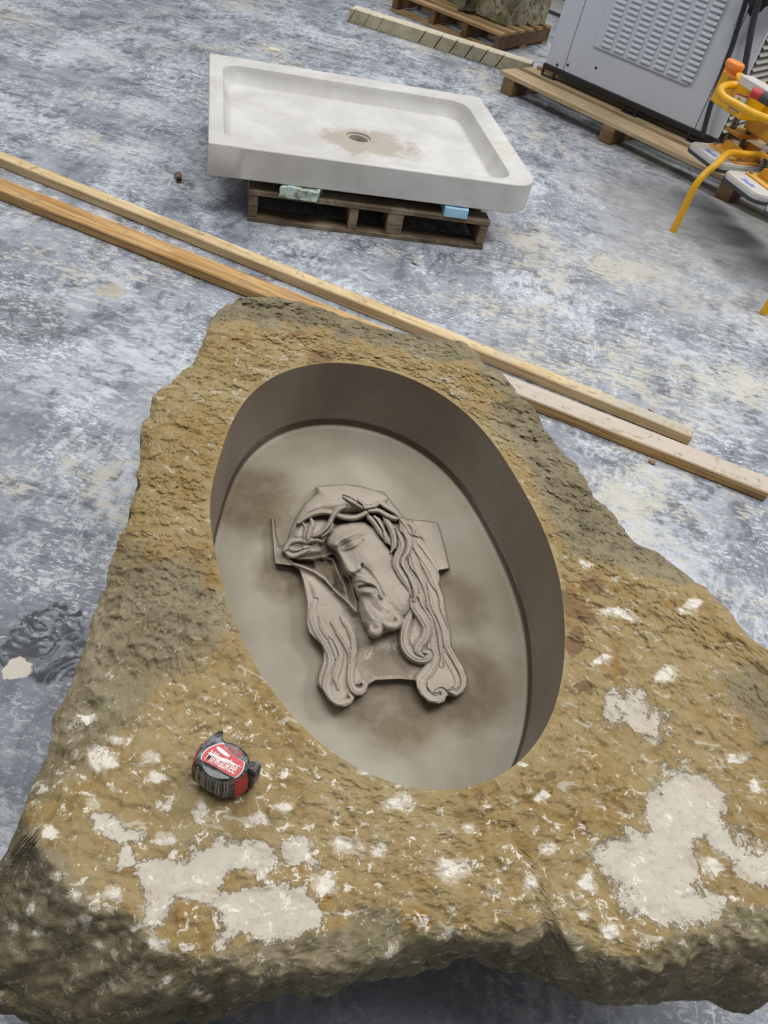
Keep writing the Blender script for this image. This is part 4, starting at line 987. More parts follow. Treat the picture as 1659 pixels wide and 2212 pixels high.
for i in range(len(edges_) - 1):
    g0 = 0.0035 if i > 3 else (0.0015 if i else 0); g1 = 0.0035 if i + 1 > 3 else 0.0015
    b = bmesh.new(); bmesh.ops.create_cube(b, size=1)
    x0_, x1_ = edges_[i] + g0, edges_[i + 1] - g1
    for v in b.verts:
        top_ = v.co.z > 0
        v.co = Vector(((x0_ if v.co.x < 0 else x1_) + (sh if top_ else -sh) * (1 if 0 < i else (0 if v.co.x < 0 else 1)) * (1 if not (i == len(edges_) - 2 and v.co.x > 0) else 0), (0.0 if v.co.y < 0 else 0.036), bh if top_ else 0.0))
    bmesh.ops.bevel(b, geom=b.edges[:], offset=0.003, segments=1, affect='EDGES'); bm_join(bm, b)
beam = from_bm('sawn_timber', bm, M_beam); beam.location = (a1[0], a1[1], 0.0005); beam.rotation_euler = (0, 0, rot1)
tag(beam, 'long cream timber with slanting saw cuts across its front, lying behind the tray', 'timber')

# ------------------------------------------------------------------ pallet with the mossy stone at the top edge
b0, rotb, Lb = frame_from((844, 23), (1071, 116), 0)
kD = 0.83
decks = [(y, y + 0.075, -0.01, Lb + 0.01) for y in (0.0, 0.15, 0.29, 0.43, 0.58, 0.73)]
bp_ = pallet('wooden_pallet', 'brown pallet with notched stringers carrying the mossy stone, behind the sawn timber', 'pallet', b0, rotb, Lb, kD, decks,
             [0.0, Lb * 0.36, Lb * 0.66, Lb - 0.045], 0.128, 0.018, (M_pal2, M_pal2s), 0.02, 0.045)
tms = NT('mossy_stone', 0.85, 0.2)
n1 = tms.noise(7, 5, 0.65, 0.6); n2 = tms.noise(26, 5, 0.68, 0.5)
c = tms.mix(tms.ramp(n1, [(0.35, 0.0), (0.6, 1.0)]), srgb(108, 104, 84), srgb(168, 160, 138))
c = tms.mix(tms.ramp(n2, [(0.5, 0.0), (0.6, 0.85)]), c, srgb(66, 64, 44))
c = tms.mix(tms.ramp(tms.noise(4, 4, 0.6, 0.5, tms.map(loc=(3, 2, 1))), [(0.5, 0.0), (0.62, 0.8)]), c, srgb(112, 122, 60))
c = tms.mix(tms.ramp(tms.noise(9, 4, 0.6, 0.5, tms.map(loc=(1, 2, 5))), [(0.60, 0.0), (0.68, 0.6)]), c, srgb(132, 92, 66))
M_moss = tms.fin(c, tms.bump(n2, 0.6, 0.01))
cN, cR, cL = U(1085, 54, 0.129), U(1177, 53, 0.129), U(968, 3, 0.129)
cb_ = cL + (cR - cN)
cL2 = cN + (cL - cN) * 1.5; cb_ = cL2 + (cR - cN)
hexa('mossy_stone_block', [cN, cR, cb_, cL2], 0.50, M_moss, 0.008, 12, 'mossy weathered square stone standing on the pallet at the top edge', 'stone block')
# rusty chain over its left face
M_rust = paint('rusty_iron', srgb(74, 58, 48), 0.7, 0.3, scale=60)
ch = thing('chain', 'rusty chain hanging down the mossy stone onto the pallet', 'chain', V(1006, 27, 0.129))
def link_mesh():
    bm = bmesh.new(); n = 20; P = []
    for k in range(n + 1):
        a = 2 * math.pi * k / n; P.append((0.019 * math.cos(a), 0.0, 0.024 * math.sin(a) + (0.011 if math.sin(a) > 0 else -0.011)))
    bm_tube(bm, P, 0.0085, 8, False); me = bpy.data.meshes.new('link'); bmesh.ops.recalc_face_normals(bm, faces=bm.faces[:])
    for f in bm.faces: f.smooth = True
    bm.to_mesh(me); bm.free(); return me
lme = link_mesh()
nrm_l = np.cross((cN - cL)[:3], [0, 0, 1]); nrm_l /= np.linalg.norm(nrm_l)
if nrm_l[1] > 0: nrm_l = -nrm_l
for k in range(10):
    o = mesh_obj('link', lme, M_rust if k == 0 else None, ch)
    base = on_plane(1009, 22, cL + nrm_l * 0.055, nrm_l); base = np.array([base[0], base[1], 0.0])
    p_ = Vector((base[0], base[1], 0.175 + 0.048 * k)) - ch.location
    o.matrix_basis = Matrix.Translation(p_) @ Matrix.Rotation(rotb + (1.57 if k % 2 else 0) + 0.2 * math.sin(k * 3), 4, 'Z')
for k, (dx, dy, r) in enumerate(((0.0, -0.02, 0.3), (0.03, -0.035, 1.4), (-0.03, -0.03, 2.2), (0.01, -0.06, 0.9), (0.045, -0.01, 0.1))):
    o = mesh_obj('link', lme, None, ch)
    c_ = Vector((base[0] + dx, base[1] + dy, 0.129 + 0.012 + 0.012 * (k % 2))) - ch.location
    o.matrix_basis = Matrix.Translation(c_) @ Matrix.Rotation(r, 4, 'Z') @ Matrix.Rotation(1.45, 4, 'X')

# yellow-rimmed round base further back
M_yel = paint('yellow_paint', srgb(224, 168, 8), 0.35, 0.06, 0.25, srgb(214, 186, 130))
M_yrim = paint('yellow_rim', srgb(214, 186, 30), 0.5, 0.08)
M_dark = paint('dark_rubber', srgb(64, 62, 62), 0.7, 0.15)
rb = thing('round_base', 'yellow rimmed round grey base left of the brown pallet at the top edge', 'round base', tuple(U(828, -14, 0.0)))
def disc_lathe(name, prof, mat, parent, n=48):
    bm = bmesh.new(); R = [[bm.verts.new((r * math.cos(2 * math.pi * k / n), r * math.sin(2 * math.pi * k / n), z)) for k in range(n)] for r, z in prof]
    for a, b in zip(R[:-1], R[1:]):
        for k in range(n): bm.faces.new((a[k], a[(k + 1) % n], b[(k + 1) % n], b[k]))
    bm.faces.new(R[0][::-1]); bm.faces.new(R[-1])
    return from_bm(name, bm, mat, parent, True, 0.6)
disc_lathe('rim', [(0.20, 0.0), (0.205, 0.01), (0.205, 0.03), (0.195, 0.038), (0.15, 0.038)], M_yrim, rb)
disc_lathe('drum', [(0.165, 0.0385), (0.165, 0.05), (0.155, 0.056), (0.155, 0.30), (0.15, 0.305)], M_dark, rb)

# ------------------------------------------------------------------ white machine on its pallet
MO = np.array([0.240, 5.62, 0.19]); MU = np.array([0.847, -0.532, 0]); MU /= np.linalg.norm(MU); MV = np.array([-MU[1], MU[0], 0.0])
mrot = math.atan2(MU[1], MU[0])
def msz(px_, py_, off=0.0):
    p = on_plane(px_, py_, MO - MV * off, MV) - MO; return p @ MU, p[2]
M_white = paint('machine_enamel', srgb(192, 197, 206), 0.38, 0.03, scale=3)
M_blk = paint('black_steel', srgb(34, 35, 38), 0.45, 0.2)
M_gasket = paint('dark_gap', srgb(40, 42, 46), 0.8, 0.1)
ML = msz(1548, 300)[0]; MD, MH = 0.72, 1.28
s1 = msz(1217, 150)[0]; s2 = msz(1501, 277)[0]
mac = thing('machine_cabinet', 'large white sheet metal machine with a louvred panel, on a pallet at top right', 'machine', tuple(MO + np.array([0, 0, -0.05])), mrot)
zb_ = 0.05                                                  # local z of the cabinet's bottom edge
box('cabinet_core', 0.012, ML - 0.012, 0.012, MD - 0.01, zb_ + 0.002, MH - 0.01, M_gasket, mac, 0)
g = 0.0022
box('front_panel', 0, s1 - g, 0, 0.014, zb_, MH, M_white, mac, 0.002)
box('front_panel', s1 + g, s2 - g, 0, 0.014, zb_, MH, M_white, mac, 0.002)
box('front_panel', s2 + g, ML, 0, 0.014, zb_, MH, M_white, mac, 0.002)
box('side_panel', 0, 0.012, 0.015, MD, zb_, MH, M_white, mac, 0.001)
box('back_panel', 0.013, ML, MD - 0.0095, MD, zb_, MH, M_white, mac, 0.001)
box('top_panel', 0, ML, 0.015, MD - 0.011, MH, MH + 0.012, M_white, mac, 0.002)
box('end_post', ML - 0.0115, ML, 0.0145, 0.03, zb_, MH, M_white, mac, 0.001)
box('end_post', ML - 0.0115, ML, MD - 0.04, MD - 0.01, zb_, MH, M_white, mac, 0.001)
M_end = paint('end_louvre', srgb(176, 174, 166), 0.5, 0.05)
lm = None
for k in range(34):
    zz_ = zb_ + 0.03 + 0.036 * k
    if zz_ > MH - 0.05: break
    if lm is None:
        lo_ = from_data('end_louvre', [(ML - 0.012, 0.031, 0.02), (ML - 0.012, MD - 0.041, 0.02), (ML + 0.014, MD - 0.041, 0.0), (ML + 0.014, 0.031, 0.0), (ML - 0.012, 0.031, 0.026), (ML - 0.012, MD - 0.041, 0.026), (ML + 0.016, MD - 0.041, 0.004), (ML + 0.016, 0.031, 0.004)],
                        [(3, 2, 1, 0), (4, 5, 6, 7), (0, 1, 5, 4), (2, 3, 7, 6), (1, 2, 6, 5), (3, 0, 4, 7)], M_end, mac); lm = lo_.data
    else: lo_ = mesh_obj('end_louvre', lm, None, mac)
    lo_.location = (0, 0, zz_)
# base frame with loop feet
fr_ = box('base_frame', -0.012, ML + 0.012, -0.004, 0.036, zb_ - 0.033, zb_ - 0.001, M_blk, mac, 0.002)
box('base_frame', -0.012, ML + 0.012, MD - 0.04, MD, zb_ - 0.033, zb_ - 0.001, M_blk, mac, 0.002)
def foot(s):
    for y in (-0.004, MD - 0.036):
        ft = box('foot', s, s + 0.10, y, y + 0.04, -0.0215, -0.0155, M_blk, mac, 0.001)
        box('foot_leg', s, s + 0.012, y, y + 0.012, -0.0155, zb_ - 0.033, M_blk, ft, 0.001)
        box('foot_leg', s + 0.088, s + 0.10, y, y + 0.012, -0.0155, zb_ - 0.033, M_blk, ft, 0.001)
mac.location.z += 0.0
for s in (-0.01, msz(1345, 232)[0], msz(1497, 292)[0] - 0.03): foot(s)
# louvred cover
sA, zA = msz(1283, 101); sB, zB = msz(1486, 183.5)
zlow = (zA + zB) / 2 + zb_ ; 
lp = box('louvre_panel', sA, sB, -0.013, -0.0005, zlow, MH - 0.1, M_white, mac, 0.003)
cols_ = [((436, 320), (505, 340)), ((522, 365), (600, 378)), ((618, 405), (685, 413)), ((708, 447), (780, 455)), ((805, 485), (875, 493)), ((895, 530), (965, 533)), ((992, 560), (1063, 573))]
wv_ = (sB - sA) / 7.55
me_l = None
sx_ = [sA + (sB - sA) * (0.075 + 0.142 * k) for k in range(7)]
pitch = 0.0285; lw = wv_ * 0.80
nrow = 0
for r in range(28):
    z_ = zlow + 0.022 + pitch * r
    if z_ + 0.03 > MH - 0.12: break
    for x_ in sx_:
        if me_l is None:
            # a pressed louvre: closed rounded hood, open along its lower edge
            pr = [(0.0, 0.017), (-0.003, 0.0155), (-0.007, 0.009), (-0.0105, 0.002), (-0.0095, 0.0)]
            vs, fs = [], []
            for ex, sc_ in ((0.0, 0.0), (0.002, 0.8), (0.005, 1.0), (lw - 0.005, 1.0), (lw - 0.002, 0.8), (lw, 0.0)):
                for y_, zz_ in pr: vs.append((ex, y_ * sc_ - 0.0002, zz_ if sc_ > 0 else 0.010 + (zz_ - 0.010) * 0.4))
            m_ = len(pr)
            for i in range(5):
                for j in range(m_ - 1): a_ = i * m_ + j; fs.append((a_, a_ + 1, a_ + m_ + 1, a_ + m_))
            o = from_data('louvre', vs, fs, M_white, lp, True); me_l = o.data
        else: o = mesh_obj('louvre', me_l, None, lp)
        o.location = (x_, -0.0128, z_)
for px_, py_ in ((1204, 139), (1206, 142)): pass
for s_, z_ in (msz(1204, 140), (s1 + 0.02, 0.04), (sA + 0.06, zlow - zb_ - 0.10)):
    o = disc_lathe('bolt', [(0.008, 0.0), (0.008, 0.003), (0.005, 0.005)], M_blk, mac, 10); o.location = (s_, -0.0003, z_ + zb_); o.rotation_euler = (math.pi / 2, 0, 0)

# its pallet: wide planks on square bearers
M_plank = wood('plank_wood', srgb(188, 168, 136), srgb(164, 140, 106), srgb(112, 84, 54), srgb(150, 128, 100), (0.55, 0.7, 0.5), grain=14)
M_bear = wood('bearer_wood', srgb(140, 112, 78), srgb(112, 86, 58), srgb(74, 54, 34), None, None, grain=14)
q0, rotq, Lq = frame_from((1078, 157), (1565, 388), 0.10)
mp = thing('wooden_pallet', 'pale planked pallet on square bearers under the white machine', 'pallet', (q0[0], q0[1], 0), rotq)
for k, (y0, y1) in enumerate(((0.0, 0.17), (0.24, 0.34), (0.42, 0.55), (0.62, 0.74), (0.80, 0.97), (1.03, 1.13))):
    box('plank', 0.0 if k != 1 else 0.01, Lq + 0.55, y0, y1, 0.092, 0.118, M_plank, mp, 0.002)
def bs(x, y): 
    p = U(x, y, 0.0)[:2] - q0[:2]; return p @ np.array([math.cos(rotq), math.sin(rotq)])
for x_ in (bs(1072, 200), bs(1297, 300), bs(1553, 420), Lq + 0.46): box('bearer', x_, x_ + 0.088, 0.0, 1.13, 0.0, 0.0915, M_bear, mp, 0.004)

# ------------------------------------------------------------------ hoses and bundle in front of the machine
def mplane(px_, py_, off): return on_plane(px_, py_, MO - MV * off, MV)
h1 = [mplane(x, y, o) for x, y, o in ((1625, -60, 0.06), (1612, 0, 0.06), (1596, 50, 0.06), (1583, 95, 0.05), (1568, 135, 0.05), (1552, 180, 0.05), (1536, 225, 0.05), (1524, 268, 0.05), (1517, 296, 0.05))]
M_hose = paint('black_hose', srgb(42, 44, 52), 0.5, 0.1)
def hose(name, pts, r, label, cat):
    t = thing(name, label, cat, tuple(pts[-1])); tube('hose_tube', smooth_path(pts, 6), r, M_hose, t, 12); return t
hs = hose('air_hose', h1, 0.014, 'black hose with two silver clamps hanging in front of the machine corner', 'hose')
M_silver = paint('bright_metal', srgb(196, 198, 200), 0.3, 0.05, metal=0.7)
for x, y in ((1590, 46), (1586.5, 57)):
    pa, pb = mplane(x + 1.2, y - 4, 0.06), mplane(x - 1.2, y + 4, 0.06); tube('hose_clamp', [pa, pb], 0.0175, M_silver, hs, 12)
h2 = [mplane(x, y, o) for x, y, o in ((1650, -50, 0.21), (1640, 0, 0.21), (1631, 30, 0.21), (1624, 60, 0.21), (1616, 105, 0.21), (1608, 150, 0.21), (1604, 185, 0.22), (1606, 215, 0.25))]
hose('air_hose', h2, 0.016, 'black hose running down from the dark bundle behind the yellow lifter', 'hose')
bc = mplane(1640, -2, 0.13)
bm = bmesh.new(); bmesh.ops.create_icosphere(bm, subdivisions=4, radius=1)
P = np.array([tuple(v.co) for v in bm.verts]); nz_ = 1 + 0.35 * fbm(P, 1.6, 4, 0.6)
for v, k in zip(bm.verts, nz_):
    t_ = max(0.25, 0.75 + 0.6 * v.co.z) if v.co.z < 0 else 1
    v.co = Vector((v.co.x * 0.11 * k * t_, v.co.y * 0.05 * k, v.co.z * 0.10 * k))
bun = from_bm('black_bundle', bm, paint('black_cloth', srgb(38, 36, 40), 0.7, 0.3, scale=30), None, True); bun.location = Vector(bc.tolist()) + Vector((0, 0, 0.03)); bun.rotation_euler = (0, 0, mrot)
tag(bun, 'crumpled black bundle hanging against the machine at the top right corner', 'bundle')

# ------------------------------------------------------------------ yellow vacuum lifter standing on bent tube legs
LA = np.array([0.998, 4.328, 0.0]); la = np.array([0.466, -0.885, 0]); la /= np.linalg.norm(la); lb = np.array([-la[1], la[0], 0])
lrot = math.atan2(la[1], la[0])
lift = thing('vacuum_lifter', 'yellow vacuum lifting tool with grey suction pads and bent tube legs, right edge', 'lifting tool', tuple(LA), lrot)
def LP(px_, py_, z): p = U(1430 + px_ * 0.19, 100 + py_ * 0.19, z); d = p - LA; return np.array([d @ la, d @ lb, z])
def ltube(name, pts, r, mat, n=14, sm=6, parent=lift): return tube(name, smooth_path(pts, sm) if sm else pts, r, mat, parent, n, local=True)
M_pad = paint('pad_plate', srgb(196, 196, 192), 0.4, 0.04, scale=30)
M_rub = paint('pad_rubber', srgb(58, 64, 72), 0.6, 0.1)
M_yd = paint('dusty_yellow', srgb(214, 154, 30), 0.5, 0.1, 0.75, srgb(206, 178, 128), scale=30)
M_zinc = paint('zinc', srgb(150, 146, 138), 0.45, 0.2, metal=0.5, scale=60)
M_orange = paint('orange_plastic', srgb(232, 130, 50), 0.45, 0.06)
M_red = paint('red_plastic', srgb(190, 52, 62), 0.45, 0.15, scale=40)
M_lab = paint('label_white', srgb(226, 224, 224), 0.5, 0.02); M_blue = paint('label_blue', srgb(110, 132, 206), 0.5, 0.05); M_labk = paint('label_black', srgb(44, 42, 42), 0.5, 0.05)
def rplate(name, a0, a1, b0, b1, z0, z1, rad, mat, parent, bev=0.003):
    bm = bmesh.new(); vs = []
    for (cx, cy, s) in ((a1, b0, -90), (a1, b1, 0), (a0, b1, 90), (a0, b0, 180)):
        sx = -1 if cx == a1 else 1; sy = -1 if cy == b1 else 1
        for k in range(9):
            t = math.radians(s + 90 * k / 8); vs.append(bm.verts.new((cx + sx * rad + rad * math.cos(t), cy + sy * rad + rad * math.sin(t), z0)))
    f = bm.faces.new(vs); r = bmesh.ops.extrude_face_region(bm, geom=[f])
    for v in [x for x in r['geom'] if isinstance(x, bmesh.types.BMVert)]: v.co.z = z1
    if bev: bmesh.ops.bevel(bm, geom=[e for e in bm.edges if abs(e.verts[0].co.z - z1) < 1e-6 and abs(e.verts[1].co.z - z1) < 1e-6], offset=bev, segments=2, affect='EDGES')
    return from_bm(name, bm, mat, parent, True, 0.5)
def pad(a0, b0):
    pd = rplate('suction_pad', a0, a0 + 0.285, b0, b0 + 0.45, 0.276, 0.30, 0.055, M_pad, lift, 0.006)
    rplate('rubber_seal', a0 - 0.003, a0 + 0.288, b0 - 0.003, b0 + 0.453, 0.260, 0.2755, 0.057, M_rub, pd, 0)
    pl = rplate('mounting_plate', a0 + 0.02, a0 + 0.265, b0 + 0.115, b0 + 0.36, 0.3005, 0.307, 0.02, M_yd, pd, 0.001)
    for (u, w) in ((0.04, 0.15), (0.245, 0.15), (0.04, 0.33), (0.245, 0.33)):
        o = disc_lathe('bolt', [(0.009, 0), (0.009, 0.006), (0.007, 0.009)], M_zinc, pl, 10) if False else None
    for (u, w) in ((0.04, 0.14), (0.245, 0.14), (0.04, 0.335), (0.245, 0.335)):
        tube('bolt', [(a0 + u, b0 + w, 0.3072), (a0 + u, b0 + w, 0.316)], 0.009, M_zinc, pd, 6, local=True)
    # folded bracket with sloping ends
    bm = bmesh.new(); a_, b_ = a0 + 0.06, a0 + 0.225
    for y in (b0 + 0.165, b0 + 0.30):
        P = [(a_, y, 0.3075), (b_, y, 0.3075), (b_ - 0.02, y, 0.352), (a_ + 0.02, y, 0.352)]
        v1 = [bm.verts.new(p) for p in P]; v2 = [bm.verts.new((x, yy + 0.006, z)) for x, yy, z in P]
        bm.faces.new(v1); bm.faces.new(v2[::-1])
        for k in range(4): bm.faces.new((v1[k], v2[k], v2[(k + 1) % 4], v1[(k + 1) % 4]))
    from_bm('bracket', bm, M_yd, pd)
    bm = bmesh.new(); yl = b0 + 0.035
    for k in range(5): bm_box(bm, a0 + 0.10 + 0.018 * k, a0 + 0.114 + 0.018 * k, yl + 0.003 * (k % 2), yl + 0.03 - 0.004 * (k % 3), 0.3002, 0.3010)
    from_bm('printed_label', bm, M_blue, pd)
    return pd
pad(-0.015, 0.0); pad(0.325, -0.02); pad(0.665, -0.03)
def spring(p, z0, z1, r):
    n = int((z1 - z0) / 0.0095); pts = []
    for k in range(n * 10 + 1):
        t = 2 * math.pi * k / 10; pts.append((p[0] + r * math.cos(t), p[1] + r * math.sin(t), z0 + (z1 - z0) * k / (n * 10)))
    return tube('spring', pts, 0.0033, M_zinc, lift, 6, local=True)
for (p, zt) in ((LP(720, 1100, 0.31), 0.50), (LP(885, 1160, 0.31), 0.47), (LP(1120, 1400, 0.31), 0.40), (np.array([0.40, 0.26, 0.31]), 0.47)):
    ltube('guide_rod', [(p[0], p[1], 0.308), (p[0], p[1], zt + 0.012)], 0.007, M_blk, 10, 0)
    spring(p, 0.31, 0.368, 0.0135); spring(p, 0.386, zt, 0.0165)
    ltube('rod_nut', [(p[0], p[1], zt + 0.004), (p[0], p[1], zt + 0.018)], 0.012, M_zinc, 6, 0)
p1_, p2_ = LP(720, 1100, 0.31), LP(885, 1160, 0.31)
rplate('spring_flange', min(p1_[0], p2_[0]) - 0.03, max(p1_[0], p2_[0]) + 0.045, min(p1_[1], p2_[1]) - 0.03, max(p1_[1], p2_[1]) + 0.06, 0.370, 0.384, 0.02, M_yd, lift, 0.002)
p3_ = LP(1120, 1400, 0.31); rplate('spring_flange', p3_[0] - 0.03, p3_[0] + 0.12, p3_[1] - 0.03, p3_[1] + 0.08, 0.370, 0.384, 0.02, M_yd, lift, 0.002)
# body: battery box, beam, web
bxL = box('battery_box', -0.088, 0.17, 0.082, 0.20, 0.475, 0.615, M_yel, lift, 0.006)
box('main_beam', 0.02, 0.72, 0.265, 0.345, 0.40, 0.53, M_yel, lift, 0.006)
box('cross_bar', 0.12, 0.20, 0.20, 0.265, 0.48, 0.56, M_yel, lift, 0.004)
hz_ = box('joint_housing', 0.19, 0.31, 0.26, 0.38, 0.31, 0.399, M_pad, lift, 0.02)
# handle loop and control block
ltube('handle_loop', [LP(1150, 445, 0.595), LP(880, 440, 0.59), LP(770, 440, 0.585), LP(690, 465, 0.578), LP(665, 520, 0.572), LP(715, 590, 0.57), LP(830, 655, 0.57), LP(960, 725, 0.57), LP(1080, 785, 0.57), LP(1206, 835, 0.57), LP(1330, 890, 0.57)], 0.0175, M_yel, 16, 6)
kb = LP(925, 455, 0.615)
cbx = box('control_block', kb[0] - 0.03, kb[0] + 0.20, kb[1] - 0.015, kb[1] + 0.055, 0.616, 0.655, M_pad, lift, 0.004)
k1, k2, k3 = LP(1015, 515, 0.635), LP(1140, 570, 0.63), LP(1260, 640, 0.625)
ltube('red_connector', [k1, k1 + (k2 - k1) * 0.5, k2], 0.022, M_red, 16, 0)
ltube('connector_plug', [k2, k2 + (k3 - k2) * 0.5, k3], 0.024, M_rub, 16, 0)
# orange swivel handle
o0 = LP(795, 175, 0.70); o1 = LP(770, 250, 0.665); o2 = LP(740, 300, 0.63)
da = np.array([1.0, 0.15, 0])
def oval_ring(c, ra, rbb, n=20, tilt=0): return [(c[0] + ra * math.cos(2 * math.pi * k / n), c[1] + rbb * math.sin(2 * math.pi * k / n), c[2]) for k in range(n)]
def lloft(name, rings, mat):
    bm = bmesh.new(); R = [[bm.verts.new(p) for p in r] for r in rings]; n = len(rings[0])
    for a, b in zip(R[:-1], R[1:]):
        for k in range(n): bm.faces.new((a[k], a[(k + 1) % n], b[(k + 1) % n], b[k]))
    bm.faces.new(R[0][::-1]); bm.faces.new(R[-1]); return from_bm(name, bm, mat, lift, True, 1.0)
oc_ = LP(775, 330, 0.615); ax, bx_ = oc_[0], oc_[1]
lloft('swivel_handle', [oval_ring((ax, bx_, 0.6155), 0.036, 0.026), oval_ring((ax, bx_, 0.628), 0.027, 0.023), oval_ring((ax, bx_, 0.638), 0.030, 0.025), oval_ring((ax, bx_, 0.644), 0.050, 0.034), oval_ring((ax, bx_, 0.650), 0.055, 0.037), oval_ring((ax, bx_, 0.668), 0.056, 0.038), oval_ring((ax, bx_, 0.675), 0.050, 0.032)], M_orange)
box('side_strip', -0.0945, -0.0885, 0.09, 0.19, 0.49, 0.64, M_orange, lift, 0.002)
# stickers on the box's left face (local y = 0.082)
def on_box(px_, py_):
    p = on_plane(1430 + px_ * 0.19, 100 + py_ * 0.19, LA + lb * 0.081, lb); return (p - LA) @ la, p[2]
def sticker(quad, mat, parent, dy, name='label_sticker'):
    vs = [(on_box(x, y)[0], 0.0815 - dy, on_box(x, y)[1]) for x, y in quad]; vs2 = [(x, y + 0.0008, z) for x, y, z in vs]; n = len(vs)
    return from_data(name, vs + vs2, [tuple(range(n)), tuple(range(2 * n - 1, n - 1, -1))] + [(k, n + k, n + (k + 1) % n, (k + 1) % n) for k in range(n)], mat, parent)
st = sticker([(852, 530), (985, 580), (940, 660), (815, 600)], M_lab, bxL, 0.0012)
sticker([(852, 530), (985, 580), (977, 595), (845, 545)], M_red, bxL, 0.0022, 'red_band')
sticker([(880, 572), (918, 620), (840, 600)], paint('warning_yellow', srgb(232, 190, 30), 0.5, 0.02), bxL, 0.0022, 'warning_triangle')
sticker([(884, 582), (878, 598), (888, 600), (878, 612), (874, 602), (868, 600)], M_labk, bxL, 0.0030, 'warning_bolt')
sticker([(772, 684), (866, 742), (856, 762), (762, 704)], M_labk, bxL, 0.0012, 'black_plate')
for k in range(6):
    sticker([(776 + 14 * k, 696 + 8.6 * k), (785 + 14 * k, 701 + 8.6 * k), (780 + 14 * k, 714 + 8.6 * k), (771 + 14 * k, 709 + 8.6 * k)], M_lab, bxL, 0.0020, 'plate_mark')
# legs
Mleg = M_yel
lf = LP(125, 2105, 0.0); lt = np.array([lf[0], lf[1], 0.285]); e1 = LP(1090, 1238, 0.343)
ltube('leg', [(lf[0], lf[1], 0.001), (lf[0], lf[1], 0.1), (lf[0], lf[1], 0.2), (lf[0] - 0.002, lf[1] + 0.008, 0.245), (lf[0] - 0.010, lf[1] + 0.035, 0.285), (lf[0] - 0.028, lf[1] + 0.09, 0.325), LP(760, 1215, 0.343), LP(950, 1228, 0.343), e1, (0.26, 0.33, 0.343)], 0.0165, Mleg, 16, 7)
gf = U(1648, 678, 0.0) - LA; ga, gb = gf @ la, gf @ lb
ltube('leg', [(ga, gb, 0.001), (ga, gb, 0.1), (ga, gb, 0.2), (ga, gb, 0.262), (ga - 0.004, gb + 0.022, 0.305), (ga - 0.015, gb + 0.075, 0.334), (ga - 0.04, gb + 0.2, 0.343), (0.80, 0.28, 0.343), (0.76, 0.33, 0.343)], 0.0165, Mleg, 16, 7)
box('joint_housing', 0.70, 0.82, 0.26, 0.38, 0.31, 0.42, M_pad, lift, 0.02)
box('main_beam', 0.721, 0.95, 0.268, 0.342, 0.42, 0.52, M_yel, lift, 0.006)

# ------------------------------------------------------------------ tape measure on the stone
def TQ(x, y, z): return U(360 + np.asarray(x, float) * 0.15672, 1540 + np.asarray(y, float) * 0.15676, z)
tp_out = np.array([(600, 330), (690, 262), (745, 235), (775, 262), (772, 345), (812, 392), (950, 430), (1060, 510), (1130, 600), (1160, 690), (1135, 770), (1105, 815), (1040, 870), (950, 918), (860, 915), (740, 893), (620, 840), (520, 765), (440, 712), (398, 690), (400, 600), (430, 520), (490, 430)], float)
tp_s = spline(np.vstack([tp_out, tp_out[:1]]), 6)[:-1]
zT_ = 0.452 + 0.056; zB_ = 0.4535
ring0 = TQ(tp_s[:, 0], tp_s[:, 1], zT_); c0_ = ring0.mean(0); c0_[2] = 0
def tring(s, z, dx=0.0):
    r = ring0.copy(); r[:, :2] = c0_[:2] + (r[:, :2] - c0_[:2]) * s; r[:, 2] = z; return r
tmat = NT('dusty_black_rubber', 0.6, 0.35)
n = tmat.noise(90, 5, 0.65, 0.5); c = tmat.mix(tmat.ramp(n, [(0.42, 0.0), (0.62, 1.0)]), srgb(52, 56, 62), srgb(128, 130, 132))
c = tmat.mix(tmat.ramp(tmat.noise(240, 3, 0.6), [(0.58, 0.0), (0.68, 0.5)]), c, srgb(180, 178, 172))
M_tape = tmat.fin(c, tmat.bump(n, 0.2, 0.001))
tape = thing('tape_measure', 'dusty red and black tape measure lying on its side on the stone block', 'tape measure', (c0_[0], c0_[1], zB_))
tr_ = [tring(0.80, zB_), tring(0.96, zB_ + 0.002), tring(1.06, zB_ + 0.010), tring(1.09, zB_ + 0.022), tring(1.085, zB_ + 0.034), tring(1.05, zB_ + 0.044), tring(1.0, zT_ - 0.0015), tring(0.975, zT_ + 0.0005), tring(0.93, zT_), tring(0.91, zT_ - 0.001)]
loft('case', tr_, M_tape, tape, True, True, True, 0.9)
M_tred = paint('dusty_red', srgb(196, 44, 52), 0.45, 0.12, 0.2, srgb(210, 190, 186), scale=120)
M_twh = paint('dusty_white', srgb(224, 218, 216), 0.6, 0.08, scale=120)
M_tgr = paint('dusty_grey', srgb(118, 122, 122), 0.6, 0.25, scale=120)
def plate_px(name, poly, z, th, mat, parent=None, smooth_=3):
    P = np.array(poly, float); P = spline(np.vstack([P, P[:1]]), smooth_)[:-1] if smooth_ > 1 else P
    lo = TQ(P[:, 0], P[:, 1], z); hi = TQ(P[:, 0], P[:, 1], z + th)
    return loft(name, [lo, hi], mat, parent or tape, False, True, True)
LABEL = [(690, 440), (770, 430), (798, 440), (805, 475), (900, 560), (1000, 640), (1058, 668), (1060, 720), (1040, 790), (985, 855), (930, 880), (850, 845), (760, 795), (640, 725), (520, 670), (488, 640), (490, 600), (520, 550), (580, 490)]
plate_px('label_border', [(c0x + (x - c0x) * 1.05, c0y + (y - c0y) * 1.06) for x, y in LABEL for c0x, c0y in [(780, 655)]], zT_ + 0.0006, 0.0006, M_twh)
lab = plate_px('side_label', LABEL, zT_ + 0.0013, 0.0008, M_tred)
plate_px('grey_band', [(815, 450), (880, 452), (960, 500), (1040, 590), (1070, 640), (1010, 635), (930, 580), (850, 505)], zT_ + 0.0008, 0.0008, M_tgr)
